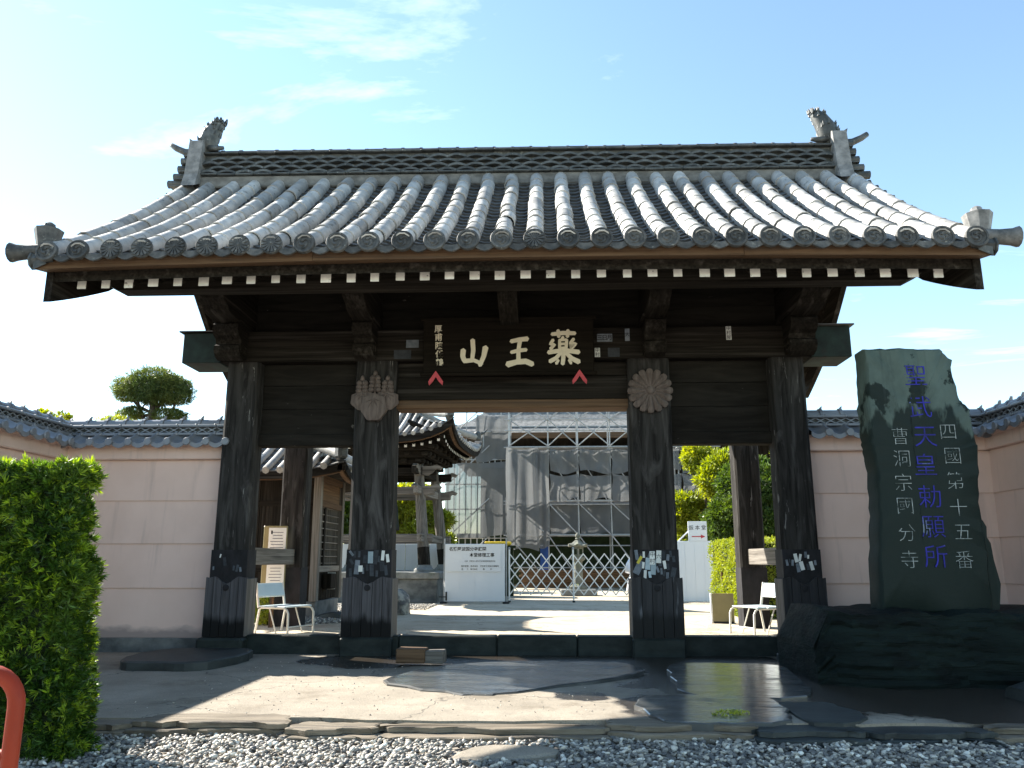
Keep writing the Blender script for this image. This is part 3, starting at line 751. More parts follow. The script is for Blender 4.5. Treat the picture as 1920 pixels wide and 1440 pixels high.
# crests
def petal(n_, r0, r1, half, zt):
    pts = [(r0, -half * .25), (r1 * .55, -half * .8), (r1 * .86, -half), (r1 * .97, -half * .7), (r1, 0), (r1 * .97, half * .7), (r1 * .86, half), (r1 * .55, half * .8), (r0, half * .25)]
    return pts
for k in range(16):
    M4 = Matrix.Translation((2.34 + .005, -.045, 4.30)) @ Matrix.Rotation(k * math.pi / 8, 4, 'Y')
    pts = petal(16, .05, .385, .060, 0)
    vs = [(u, -.035, w) for u, w in pts] + [(.25, -.088, 0)] + [(u, .02, w) for u, w in pts]
    n = len(pts); fs = [(i, i + 1, n) for i in range(n - 1)] + [(n - 1, 0, n)] + [(i, n + 1 + i, n + 2 + i, i + 1) for i in range(n - 1)]
    mm = MB(); mm.add(vs, fs, M4)
    if k == 0:
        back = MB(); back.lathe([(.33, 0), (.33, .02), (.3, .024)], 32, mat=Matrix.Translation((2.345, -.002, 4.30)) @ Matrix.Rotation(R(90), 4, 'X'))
        crest2 = back.build('flower_crest', 'wood_z', gate)  # dark backing colour puts shade into the gaps between petals
    mm.build('petal', 'crest', crest2)
mm = MB(); mm.lathe([(.075, 0), (.075, .02), (.05, .05), (.015, .06)], 14, mat=Matrix.Translation((2.345, -.07, 4.30)) @ Matrix.Rotation(R(90), 4, 'X')); mm.build('boss', 'crest', crest2, smooth=True, angle=50)
# three leaves below three flower spikes
def leafshape(cx, cz, w, h, tilt):
    pts = []
    N = 30
    for k in range(N):
        a = 2 * math.pi * k / N
        rr = 1 + .05 * math.cos(7 * a + math.pi / 2) ; s_, c_ = math.sin(a), math.cos(a)
        if s_ > .6: rr *= .9
        pts.append((w / 2 * c_ * rr, h / 2 * s_ * rr))
    ca, sa = math.cos(tilt), math.sin(tilt)
    return [(cx + x * ca - z * sa, cz + x * sa + z * ca) for x, z in pts]
bm_ = MB(); bm_.prism(leafshape(-2.36, 4.14, .4, .3, 0), 'Y', -.02, -.002); crest1 = bm_.build('leaf_crest', 'crest', gate)
for (cx, cz, w, h, tl, y) in ((-2.575, 4.19, .40, .36, .15, -.04), (-2.145, 4.19, .40, .36, -.15, -.04), (-2.36, 4.06, .44, .50, 0, -.11)):
    pts = leafshape(cx, cz, w, h, tl); n = len(pts)
    mm = MB(); vs = [(u, y, v) for u, v in pts] + [(cx + (u - cx) * .6, y - .03, cz + (v - cz) * .6) for u, v in pts] + [(cx, y - .04, cz)] + [(u, -.003, v) for u, v in pts]
    fs = [(i, (i + 1) % n, n + (i + 1) % n, n + i) for i in range(n)] + [(n + i, n + (i + 1) % n, 2 * n) for i in range(n)] + [(2 * n + 1 + i, 2 * n + 1 + (i + 1) % n, (i + 1) % n, i) for i in range(n)]
    mm.add(vs, fs); lf_ = mm.build('leaf', 'crest', crest1, smooth=True, angle=30)
    for a in (-2.3, -1.57, -.84, -2.9, -.24):
        vn = MB(); vn.tube([(cx, y - .043, cz + h * .25), (cx + w * .2 * math.cos(a), y - .042, cz + h * .25 + h * .35 * math.sin(a) * .8), (cx + w * .38 * math.cos(a), y - .012, cz + h * .2 + h * .62 * math.sin(a) * .9)], [.010, .009, .005], 5); vn.build('vein', 'crest', lf_)
for (cx, z0, k) in ((-2.58, 4.34, 3), (-2.36, 4.36, 4), (-2.14, 4.34, 3)):
    mm = MB(); mm.tube([(cx, -.03, z0 - .06), (cx, -.03, z0 + k * .075)], .015, 6)
    for i in range(k):
        for sg in (-1, 1):
            mm.lathe([(.008, -.045), (.05, -.022), (.055, .012), (.022, .05)], 8, (cx + sg * (.060 - .006 * i), -.04, z0 + i * .068))
    mm.lathe([(.01, -.045), (.042, -.015), (.035, .03), (.008, .06)], 8, (cx, -.045, z0 + k * .068 + .01))
    mm.build('flower_spike', 'crest', crest1, smooth=True)

# rear posts with ties
for sx, lx in ((-1, -4.64), (1, 4.66)):
    m = MB(); m.span((lx - .25, 3.0, .2), (lx + .25, 3.46, 5.4), .035); rp = m.build('rear_pillar', 'pillar', gate)
    mm = MB(); mm.span((lx - .255, 2.99, .2), (lx + .255, 3.47, 1.35)); mm.build('band', 'band', rp)
    mm = MB(); mm.box((lx - sx * .02, 1.7, 1.56), (.16, 3.1, .30), .012); mm.build('tie_beam', 'grey_y', gate)
# sill blocks
xs = [-4.40, -2.70, -1.85, -.25, 1.05, 2.75, 4.38]
for a, b in zip(xs[:-1], xs[1:]):
    m = MB(); m.span((a + .004, .10 + random.uniform(-.008, .008), -.1), (b - .004, .42, .295 + random.uniform(-.006, .006)), .018); m.build('sill_block', 'sill', gate)
for px in (-4.70, 4.68):
    m = MB(); m.span((px - .40, -.16, -.1), (px + .36, .45, .27), .04); m.build('base_stone', 'sill', gate)
for px in (-2.36, 2.34):
    m = MB(); m.span((px - .42, -.08, -.1), (px + .42, .50, .282), .03); m.build('base_stone', 'sill', gate)
# side panels: horizontal boards between outer and main pillars
for x0, x1 in ((-4.43, -2.70), (2.68, 4.41)):
    zz = [3.63, 4.08, 4.5, 4.92]
    for i in range(3):
        m = MB(); m.span((x0, .24 + .008 * (i % 2), zz[i] + .003), (x1, .30, zz[i + 1] - .003), .006); m.build('panel_board', 'panel', gate)
    m = MB(); m.span((x0 - .02, .16, 3.42), (x1 + .02, .44, 3.63), .015); m.build('panel_rail', 'panel', gate)
# the centre lintel and the head beam
m = MB(); m.span((-2.02, .10, 4.05), (2.0, .55, 4.20), .015); m.build('lintel_edge', 'brown_x', gate)
m = MB(); m.span((-2.02, .13, 4.203), (2.0, .50, 4.62), .015); m.build('lintel', 'wood_x', gate)
m = MB(); m.span((-2.02, .20, 4.623), (2.0, .50, 4.878), .01); m.build('lintel_infill', 'wood_x', gate)
m = MB(); m.span((-5.62, -.04, 4.88), (5.60, .62, 5.44), .03); hb = m.build('head_beam', 'wood_x', gate)
for sg in (-1, 1):
    x0, x1 = (-5.78, -5.10) if sg < 0 else (5.10, 5.76)
    m = MB(); m.span((x0, -.07, 4.86), (x1, .66, 5.40), .01); cp_ = m.build('beam_cap', 'copper', gate)
    mm = MB(); mm.prism([(-.14, 5.405), (-.12, 5.43), (.3, 5.50), (.7, 5.43), (.72, 5.405)], 'X', x0 - (.06 if sg < 0 else 0), x1 + (.06 if sg > 0 else 0)); mm.build('cap_cover', 'grey_x' if sg > 0 else 'wood_x', cp_)
# boards added above the head beam to stop light leaking under the roof
for i, (z0, z1, y) in enumerate(((5.445, 5.9, .33), (5.9, 6.4, .325), (6.4, 6.95, .33), (6.95, 7.5, .325))):
    m = MB(); m.span((-5.3, y, z0 + .003), (5.3, y + .06, z1 - .003)); m.build('light_block_board', 'panel', gate)
m = MB(); m.span((-5.9, .30, 7.5), (5.9, .70, 7.85), .02); m.build('ridge_beam', 'wood_x', gate)

# bracket arms carrying the eave purlin, with carved noses
def arm(x, w, z_in, nose):
    m = MB()
    pts = [(.35, z_in)]
    if nose:
        pts += [(-.06, 4.90), (-.20, 4.86), (-.34, 4.90), (-.42, 5.00), (-.40, 5.08), (-.33, 5.12), (-.36, 5.20), (-.46, 5.24), (-.53, 5.33), (-.52, 5.42), (-.46, 5.47), (-.62, 5.49)]
    else:
        pts += [(-.45, z_in), (-.62, z_in + .05)]
    pts += [(-.80, 5.50), (-.95, 5.53), (-1.02, 5.60), (-1.12, 5.62), (-1.22, 5.66), (-1.26, 5.73), (-1.40, 5.78), (-1.62, 5.80), (-1.75, 5.84), (-1.80, 5.90), (-2.45, 5.90), (-2.45, 5.97), (-.6, 6.25), (.35, 6.25)]
    m.prism(pts, 'X', x - w / 2, x + w / 2)
    o = m.build('bracket_arm', 'wood_y', gate)
    if nose:
        for sg in (-1, 1):
            mm = MB(); mm.tube([(x + sg * w / 2, -.27 + .09 * math.cos(a), 5.02 + .09 * math.sin(a)) for a in np.linspace(-1.5, 4.2, 12)], .018, 5); mm.build('scroll', 'wood_y', o)
        mm = MB(); mm.span((x - w / 2 - .04, -.50, 5.49), (x + w / 2 + .04, -.02, 5.53)); mm.build('bearing_block', 'wood_y', o)
    return o
arm(-4.86, .44, 5.45, True); arm(-2.52, .34, 5.45, True); arm(2.42, .34, 5.45, True); arm(4.86, .44, 5.45, True); arm(-.03, .31, 5.42, False)
# eave purlin
m = MB(); m.sweep([[(x, -2.24, z0), (x, -1.95, z0), (x, -1.95, 5.86), (x, -2.24, 5.86)] for x, z0 in ((-6.03, 5.56), (-5.82, 5.45), (5.82, 5.45), (6.03, 5.56))]); m.build('eave_purlin', 'wood_x', gate)
m = MB(); m.sweep([[(x, 2.95, 5.45), (x, 3.25, 5.45), (x, 3.25, 5.82), (x, 2.95, 5.82)] for x in (-6.0, 6.0)]); m.build('eave_purlin', 'wood_x', gate)

# nameplate, leaning forward a little
npl = MB(); npl.box((0, 0, 0), (2.90, .07, .92), .012)
plate = npl.build('nameplate', 'board', gate, (-.055, -.22, 5.06), (R(7), 0, 0))
plate['label'] = 'dark nameplate board with three gilt characters'
for (x0, x1, z0, z1) in ((-1.50, 1.50, .44, .50), (-1.50, 1.50, -.50, -.44)):
    mm = MB(); mm.span((x0, -.055, z0), (x1, .03, z1), .01); mm.build('plate_rim', 'board', plate)
def stroke_char(strokes, cx, cz, s, parent, mat, y0=-.036):
    """brush strokes: each a list of (x, z, width) in a 100 unit square"""
    body = None
    for i, st in enumerate(strokes):
        P = []
        for k in range(len(st) - 1):
            a, b = st[k], st[k + 1]
            for t in np.linspace(0, 1, 6)[:-1]: P.append([a[j] + (b[j] - a[j]) * t for j in range(3)])
        P.append(list(st[-1])); P = np.array(P, float)
        Lf = []; Rt = []
        for k in range(len(P)):
            d = P[min(k + 1, len(P) - 1), :2] - P[max(k - 1, 0), :2]; d /= np.linalg.norm(d) + 1e-9
            nrm = np.array([-d[1], d[0]]) * P[k, 2] / 2
            Lf.append(P[k, :2] + nrm); Rt.append(P[k, :2] - nrm)
        d0 = (P[0, :2] - P[1, :2]); d0 /= np.linalg.norm(d0); d1 = P[-1, :2] - P[-2, :2]; d1 /= np.linalg.norm(d1)
        out = Lf + [P[-1, :2] + d1 * P[-1, 2] * .35] + Rt[::-1] + [P[0, :2] + d0 * P[0, 2] * .35]
        pts = [(cx + (p[0] - 50) * s / 100, cz + (p[1] - 50) * s / 100) for p in out]
        mm = MB(); mm.prism(pts, 'Y', y0 - .010 - .0006 * i, y0 + .002)
        o = mm.build('character' if i == 0 else 'brush_stroke', mat, parent)
YAMA = [[(46, 96, 16), (48, 60, 15), (44, 26, 13)], [(14, 62, 18), (12, 40, 17), (18, 24, 16), (50, 26, 13), (78, 14, 12)], [(90, 70, 20), (84, 40, 16), (70, 8, 14)]]
OU = [[(22, 84, 13), (50, 90, 14), (76, 92, 16)], [(52, 90, 14), (46, 55, 13), (46, 20, 14)], [(22, 48, 11), (48, 54, 13), (72, 56, 12)], [(10, 8, 20), (40, 16, 17), (70, 18, 18), (92, 8, 17)]]
YAKU = [[(18, 88, 10), (50, 91, 12), (84, 90, 11)], [(36, 99, 10), (38, 80, 10)], [(64, 99, 10), (62, 80, 10)], [(50, 80, 8), (46, 72, 8)],
        [(40, 72, 8), (40, 48, 9)], [(60, 72, 9), (58, 48, 9)], [(40, 71, 7), (60, 72, 7)], [(40, 60, 7), (58, 60, 7)], [(40, 48, 7), (58, 49, 7)],
        [(22, 72, 9), (14, 60, 9), (26, 58, 8), (14, 46, 10)], [(80, 74, 9), (70, 62, 9), (86, 60, 8), (72, 46, 10)],
        [(8, 36, 12), (50, 42, 12), (94, 36, 13)], [(50, 48, 13), (50, 20, 12), (48, 2, 11)], [(44, 36, 10), (30, 20, 11), (12, 10, 12)], [(56, 36, 10), (74, 18, 13), (94, 8, 14)], [(36, 14, 8), (30, 4, 9)], [(66, 14, 8), (72, 4, 8)]]
stroke_char(YAMA, -.585, -.12, .50, plate, 'gilt'); stroke_char(OU, .195, -.10, .52, plate, 'gilt'); stroke_char(YAKU, .935, -.035, .60, plate, 'gilt')
for i, c in enumerate('厚甫陳任鶴'):
    inst('signature_character', text_mesh(c, .135, .004, .002, 'gilt'), plate, (-1.195 + .006 * i, -.04, .30 - i * .145), UP)
for x in (-1.23, 1.205):
    for sg in (-1, 1):
        mm = MB(); mm.prism([(x, -.42), (x + sg * .03, -.46), (x + sg * .125, -.60), (x + sg * .115, -.665), (x + sg * .05, -.60), (x, -.52)], 'Y', -.09, -.058 - .01 * sg); mm.build('red_bracket', 'red', plate)
# votive slips pasted on the head beam
for (x, z, b, h, mt, ch) in ((-1.73, 5.17, .22, .14, 'paper_grey', None), (1.6, 5.24, .26, .14, 'paper_grey', '三日月'), (1.47, 4.80 + .02, .09, .26, 'paper', '中村'), (1.99, 5.29, .08, .22, 'paper_grey', '大'), (3.72, 5.30, .09, .24, 'paper', '中村屋'), (-1.9, 4.76, .3, .14, 'paper_dark', None), (1.75, 4.8, .2, .2, 'paper_dark', None)):
    if ch and b > h:
        s = slip(hb, x, z, b, h, mt, 0, None, -.045)
        for i, c in enumerate(ch): inst('character', text_mesh(c, .1, .001, .002), s, (-.085 + .085 * i, -.004, 0), UP)
    else: slip(hb, x, z if z > 4.9 else 4.98, b, h if z > 4.9 else .16, mt, 0, ch, -.045)

# rafters with whitened ends
raf = MB(); ys = [-2.9, -2.0, -1.0, 0.0, .5]
raf.sweep([[(-.06, y, rs(y) - .6 - .075), (.06, y, rs(y) - .6 - .075), (.06, y, rs(y) - .6 + .075), (-.06, y, rs(y) - .6 + .075)] for y in ys]); RAF = raf.mesh('rafter', 'wood_y')
tip = MB(); a_ = math.atan(sl(-2.9)); tip.box((0, -2.906, rs(-2.9) - .6), (.132, .016, .182), .004); TIP = tip.mesh('white_end', 'white_paint')
for k in range(35):
    lx = (k - 17) * .3495 - .04
    r_ = inst('rafter', RAF, gate, (lx + random.uniform(-.012, .012), random.uniform(-.02, .01), dz(lx) + random.uniform(-.008, .008)))
    inst('white_end', TIP, r_, (0, 0, 0), (0, 0, 0), (random.uniform(.88, 1.1), 1, 1))
# roof deck, fascia, bargeboards
rf = MB()
yy = list(np.linspace(-3.08, .5, 12)); yr = [2 * RY - y for y in yy[::-1]][1:]
prof = [(y, rs(y) - .16) for y in yy + yr] + [(y, rs(y) - .523) for y in (yy + yr)[::-1]]
xsec = np.linspace(-6.28, 6.28, 15)
rf.sweep([[(x, y, z + dz(x)) for y, z in prof] for x in xsec]); roof = rf.build('roof', 'wood_y', gate)
roof['label'] = 'curved gabled roof of grey round and pan tiles'
for y0, y1, zt, zb, mt, nm, xl in ((-3.36, -3.10, -.105, -.262, 'brown_x', 'fascia', 6.38), (-3.09, -2.99, -.27, -.36, 'wood_x', 'under_fascia', 6.22)):
    cuts = [-xl, -2.55, 3.2, xl] if nm == 'fascia' else [-xl, xl]
    for a, b in zip(cuts[:-1], cuts[1:]):
        m = MB(); m.sweep([[(x, y0, rs(y0) + zb + dz(x)), (x, y1, rs(y0) + zb + .05 + dz(x)), (x, y1, rs(y0) + zt + .05 + dz(x)), (x, y0, rs(y0) + zt + dz(x))] for x in np.linspace(a + .003, b - .003, 7)]); m.build(nm, mt, roof)
for sg in (-1, 1):
    m = MB(); ya = list(np.linspace(-3.12, .5, 14)); secs = []
    full = ya + [2 * RY - y for y in ya[::-1]][1:]
    for y in full:
        b = min(1.12, .80 + .22 * (3.62 - abs(y - .5)))
        secs.append([(sg * 6.26, y, rs(y) - b + dz(6.2)), (sg * 6.36, y, rs(y) - b + dz(6.2)), (sg * 6.36, y, rs(y) - .30 + dz(6.2)), (sg * 6.26, y, rs(y) - .30 + dz(6.2))])
    m.sweep(secs); m.build('bargeboard', 'wood_y', gate)

# round tiles: 29 rows of 10
def round_tile(seed):
    r = random.Random(seed); m = MB(); L = .505; na = 8
    rings = [(0, .104), (0, .1225), (.03, .1225), (.06, .1185), (L, .1135)]
    vs = []
    for y, rad in rings:
        rad *= 1 + r.uniform(-.02, .02)
        for k in range(na):
            a = R(-108 + 216 * k / (na - 1)); vs.append((rad * math.sin(a), y, rad * math.cos(a) - .01))
    fs = [(i * na + k, i * na + k + 1, (i + 1) * na + k + 1, (i + 1) * na + k) for i in range(len(rings) - 1) for k in range(na - 1)]
    m.add(vs, fs); return m.mesh('round_tile', 'tile', True, 50)
RT = [round_tile(i) for i in range(4)]
def tomoe_cap():
    m = MB()
    m.lathe([(.12, .0), (.147, -.01), (.15, .03), (.142, .045), (.118, .045), (.112, .026), (.0001, .026)], 20)
    for k in range(3):
        a0 = k * 2.094
        m.tube([((.085 - .012 * t) * math.cos(a0 + t * .55), (.085 - .012 * t) * math.sin(a0 + t * .55), .028) for t in np.linspace(0, 4.6, 8)], [.006, .010, .013, .016, .019, .022, .026, .02], 5)
    return m
def kiku_cap():
    m = MB()
    m.lathe([(.12, .0), (.145, -.01), (.148, .03), (.144, .036), (.135, .03), (.0001, .026)], 20)
    for k in range(14):
        m.prism([(.02, -.004), (.125, -.018), (.135, 0), (.125, .018), (.02, .004)], 'Z', .02, .046, mat=Matrix.Rotation(k * 2 * math.pi / 14, 4, 'Z'))
    m.lathe([(.022, .03), (.02, .055), (.008, .06)], 8)
    return m
CAPM = [tomoe_cap().mesh('end_disc', 'cap', True, 40), kiku_cap().mesh('end_disc', 'cap', True, 40)]
rows = [(j - 14) * .44 for j in range(29)]
step = .47
ap = arc_points(step, .05)[:10]
for j, lx in enumerate(rows):
    wob = random.uniform(-.012, .012)
    for i, (y, z, an) in enumerate(ap):
        inst('round_tile', random.choice(RT), roof, (lx + wob + random.uniform(-.012, .012), y, z + dz(lx) + random.uniform(-.007, .007)), (an + random.uniform(-.02, .02), 0, random.uniform(-.03, .03)), (1.06, 1.0, 1.06))
    kiku = j in (2, 3, 4, 5, 6, 7, 15)
    inst('end_disc', CAPM[1 if kiku else 0], roof, (lx + wob, EY - .012, 5.618 + dz(lx)), (R(90 - 6) + random.uniform(-.05, .05), random.uniform(0, 6.28) * 0, random.uniform(-.05, .05)))
# pan tiles
def pan_tile():
    m = MB(); n = 6; xs = np.linspace(-.212, .212, n); f = lambda x: .085 * (x / .212) ** 2 - .115
    top0 = [(x, 0, f(x) + .046) for x in xs]; top1 = [(x, .30, f(x) + .006) for x in xs]
    low0 = [(x, .004, f(x) + .004) for x in xs]
    m.strip(low0, top0); m.strip(top0, top1)
    return m
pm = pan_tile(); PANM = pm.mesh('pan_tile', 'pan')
pp = arc_points(.225, .3)
mats = []
for j in range(28):
    lx = (rows[j] + rows[j + 1]) / 2
    for i, (y, z, an) in enumerate(pp):
        loc = (lx + random.uniform(-.006, .006), y, z + dz(lx) + random.uniform(-.004, .004)); rot = (an + random.uniform(-.015, .015), random.uniform(-.02, .02), random.uniform(-.02, .02))
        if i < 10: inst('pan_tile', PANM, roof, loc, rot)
        else: mats.append(Matrix.Translation(loc) @ Euler(rot).to_matrix().to_4x4())
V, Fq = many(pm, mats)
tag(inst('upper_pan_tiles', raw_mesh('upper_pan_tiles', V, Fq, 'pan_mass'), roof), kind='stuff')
lip = MB(); n = 9; xs = np.linspace(-.205, .205, n); f = lambda x: .085 * (x / .205) ** 2 - .115
lip.prism([(x, f(x) + .035) for x in xs] + [(x, f(x) - .045 - .012 * math.cos(x * 22)) for x in xs[::-1]], 'Y', -.035, -.003)
LIP = lip.mesh('eave_pan_face', 'cap')
for j in range(28):
    lx = (rows[j] + rows[j + 1]) / 2
    inst('eave_pan_face', LIP, roof, (lx, EY + .01, 5.625 + dz(lx)), (R(-6), random.uniform(-.03, .03), 0))
# rear slope, simply
mats = []; 
rt = MB(); na = 6
for y, rad in ((0, .125), (.52, .112)):
    rt.v += [(rad * math.sin(R(-105 + 210 * k / (na - 1))), y, rad * math.cos(R(-105 + 210 * k / (na - 1)))) for k in range(na)]
rt.f += [(k, k + 1, na + k + 1, na + k) for k in range(na - 1)]
for lx in rows:
    for (y, z, an) in ap: mats.append(Matrix.Translation((lx, 2 * RY - y, z + dz(lx))) @ Matrix.Rotation(math.pi, 4, 'Z') @ Matrix.Rotation(an, 4, 'X'))
V, Fq = many(rt, mats); tag(inst('rear_round_tiles', raw_mesh('rear_round_tiles', V, Fq, 'tile', True), roof), kind='stuff')
mats = []
for j in range(28):
    lx = (rows[j] + rows[j + 1]) / 2
    for (y, z, an) in pp: mats.append(Matrix.Translation((lx, 2 * RY - y, z + dz(lx))) @ Matrix.Rotation(math.pi, 4, 'Z') @ Matrix.Rotation(an, 4, 'X'))
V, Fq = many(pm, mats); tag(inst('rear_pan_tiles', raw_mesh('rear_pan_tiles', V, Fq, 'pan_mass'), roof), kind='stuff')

# verge tiles pointing outwards, and bed below them
vt = MB(); na = 8; vs = []
for x, rad in ((0, .10), (.40, .115), (.42, .14), (.45, .14), (.45, .001)):
    vs += [(x, rad * math.cos(2 * math.pi * k / na), rad * math.sin(2 * math.pi * k / na) - x * .10) for k in range(na)]
vt.add(vs, [(i * na + k, i * na + (k + 1) % na, (i + 1) * na + (k + 1) % na, (i + 1) * na + k) for i in range(4) for k in range(na)])
VT = vt.mesh('verge_tile', 'ridge', True, 40)
for sg in (-1, 1):
    vp = arc_points(.36, .2, .16)
    pts = []
    for y, z, an in vp:
        inst('verge_tile', VT, roof, (sg * 6.12, y, z + dz(6.2) - .12), (0, 0, 0 if sg > 0 else math.pi), (.72, .9, .9))
        inst('verge_tile', VT, roof, (sg * 6.12, 2 * RY - y, z + dz(6.2) - .12), (0, 0, 0 if sg > 0 else math.pi), (.72, .9, .9))
    m = MB(); secs = []
    for y in list(np.linspace(EY + .05, .5, 10)) + list(np.linspace(.6, 2 * RY - EY - .05, 10)):
        secs.append([(sg * 6.2, y, rs(y) - .18 + dz(6.2)), (sg * 6.38, y, rs(y) - .26 + dz(6.2)), (sg * 6.38, y, rs(y) - .12 + dz(6.2)), (sg * 6.2, y, rs(y) - .02 + dz(6.2))])
    m.sweep(secs); m.build('verge_bed', 'ridge', roof)
    # corner tile flaring outwards and the jar-shaped stopper
    m = MB(); P0 = Vector((sg * 6.30, EY + .16, 5.66)); m.tube([P0, P0 + Vector((sg * .22, -.02, -.02)), P0 + Vector((sg * .38, -.035, -.03)), P0 + Vector((sg * .46, -.04, -.03)), P0 + Vector((sg * .47, -.04, -.03))], [.10, .10, .115, .14, .10], 12); m.build('corner_tile', 'cap' if sg < 0 else 'ridge_end', roof, smooth=True, angle=45)
    m = MB(); m.lathe([(.13, -.05), (.14, .04), (.185, .24), (.19, .27), (.13, .275), (.125, .30), (.09, .31), (.075, .33), (.07, .36), (.035, .385), (.005, .39)], 4 if False else 8, (sg * 6.33, EY + .22, 5.72), phase=R(22.5)); m.build('corner_stopper', 'cap' if sg < 0 else 'ridge_end', roof, rot=None, smooth=True, angle=30)

# the ridge: mortar bed, flat tiles, four courses of arched tiles, round cap
zb = 8.47
RX = 5.93
m = MB(); m.span((-RX, RY - .22, zb - .12), (RX, RY + .22, zb + .11), .02); rg = m.build('ridge', 'mortar', roof, (-.055, 0, -.035), (0, .0066, 0))
m = MB(); m.span((-RX, RY - .10, zb + .11), (RX, RY + .14, zb + .62)); m.build('ridge_core', 'ridge', rg)
nb = 34; bw = 2 * RX / nb
fl = MB(); fl.box((0, 0, 0), (bw * .995, .54, .04), .01); FL = fl.mesh('flat_ridge_tile', 'ridge')
fl2 = MB(); fl2.box((0, 0, 0), (bw * .995, .40, .035), .01); FL2 = fl2.mesh('flat_ridge_tile', 'ridge')
for k in range(nb):
    x = -RX + (k + .5) * bw
    inst('flat_ridge_tile', FL, rg, (x, RY, zb + .135 + random.uniform(-.006, .006)), (0, random.uniform(-.01, .01), 0))
    inst('flat_ridge_tile', FL2, rg, (x, RY, zb + .61 + random.uniform(-.005, .005)), (0, random.uniform(-.012, .012), 0))
aw = bw
ar = MB(); n = 8
outer = [(-aw / 2 + aw * k / (n - 1), .05 * math.sin(math.pi * k / (n - 1)) ** .8 if 0 < k < n - 1 else 0) for k in range(n)]
inner = [(x * .97, z * .9 - .040) for x, z in outer]
ar.prism(outer + inner[::-1], 'Y', -.13, .05)
AR = ar.mesh('arched_tile', 'ridge')
for c in range(4):
    off = .5 if c % 2 else 0
    for k in range(nb - (1 if c % 2 else 0)):
        x = -RX + (k + .5 + off) * bw
        inst('arched_tile', AR, rg, (x, RY - .11 + c * .014 + random.uniform(-.01, .01), zb + .185 + c * .098 + random.uniform(-.006, .006)), (0, random.uniform(-.02, .02), 0))
tp = MB(); tp.tube([(-bw / 2, 0, 0), (bw / 2 - .04, 0, 0), (bw / 2 - .038, 0, .003), (bw / 2 + .01, 0, .003)], [.085, .085, .094, .094], 10); TP = tp.mesh('ridge_cap', 'ridge', True, 40)
for k in range(nb):
    x = -RX + (k + .5) * bw
    inst('ridge_cap', TP, rg, (x, RY, zb + .655 + random.uniform(-.006, .006)), (0, random.uniform(-.015, .015), random.uniform(-.01, .01)))
# ridge ends: shield plates with stacked tiles, a long horn tile, and the beasts on top
for sg in (-1, 1):
    m = MB(); m.prism([(RY - .46, zb - .18), (RY - .36, zb + .1), (RY - .30, zb + .55), (RY - .26, zb + .84), (RY - .12, zb + .90), (RY + .12, zb + .90), (RY + .26, zb + .84), (RY + .30, zb + .55), (RY + .36, zb + .1), (RY + .46, zb - .18), (RY + .2, zb - .02), (RY - .2, zb - .02)], 'X', sg * 5.90, sg * 6.16)
    on = m.build('ridge_end_tile', 'ridge_end', roof, (0, 0, -.075 if sg > 0 else 0))
    for i, (z, L_) in enumerate(((.60, .10), (.44, .14), (.28, .19), (.12, .26), (-.02, .36))):
        for yy_ in (-.17, .17):
            mm = MB(); mm.tube([(sg * 6.15, RY + yy_, zb + z), (sg * (6.17 + L_), RY + yy_, zb + z), (sg * (6.18 + L_), RY + yy_, zb + z)], [.075, .08, .05], 8); mm.build('stacked_tile', 'ridge', on, smooth=True, angle=40)
        mm = MB(); mm.span((sg * 6.15, RY - .28, zb + z - .085), (sg * (6.15 + L_ * .9), RY + .28, zb + z - .07)); mm.build('stack_slab', 'ridge', on)
    mm = MB(); mm.tube([(sg * 6.1, RY, zb + .72), (sg * 6.35, RY, zb + .74), (sg * 6.52, RY, zb + .82), (sg * 6.64, RY, zb + .90)], [.07, .07, .062, .05], 8); mm.build('horn_tile', 'ridge', on, smooth=True)
    mm = MB(); mm.prism([(sg * 6.0, zb + .86), (sg * 6.22, zb + .82), (sg * 6.27, zb + 1.0), (sg * 6.16, zb + .93), (sg * 6.05, zb + .95)], 'Y', RY - .06, RY + .06); mm.build('leaf_tip', 'ridge', on)
    # crouching scaly beast looking inwards
    r = random.Random(3 + sg)
    bx = MB(); path = [(sg * 5.92, RY, zb + .70), (sg * 5.93, RY, zb + .88), (sg * 5.88, RY, zb + 1.06), (sg * 5.80, RY, zb + 1.22), (sg * 5.72, RY, zb + 1.33), (sg * 5.64, RY, zb + 1.36)]
    bx.tube(path, [.13, .19, .185, .15, .12, .05], 12)
    body = bx.rough(.014, 9, 5).build('ridge_beast', 'ridge', on, smooth=True)
    sc_ = MB()
    for i in range(90):
        t = r.random(); k = min(4, int(t * 5)); u = t * 5 - k
        p = Vector(path[k]).lerp(Vector(path[k + 1]), u); rad = [.13, .19, .185, .15, .12, .05][k] * (1 - u) + [.13, .19, .185, .15, .12, .05][k + 1] * u
        a = r.uniform(0, 6.28); d = Vector((math.cos(a), math.sin(a), .25))
        q = p + d * rad * .95
        sc_.tube([q - Vector((0, 0, .02)), q + d * .03 + Vector((0, 0, .045))], [.028, .004], 5)
    tag(sc_.build('scales', 'ridge', body), kind='stuff')
    mm = MB(); mm.tube([(sg * 5.86, RY - .1, zb + .76), (sg * 5.68, RY - .12, zb + .74), (sg * 5.55, RY - .12, zb + .75)], [.06, .055, .035], 7); mm.tube([(sg * 5.86, RY + .1, zb + .76), (sg * 5.68, RY + .12, zb + .74), (sg * 5.55, RY + .12, zb + .75)], [.06, .055, .035], 7); mm.build('forepaws', 'ridge', body, smooth=True)
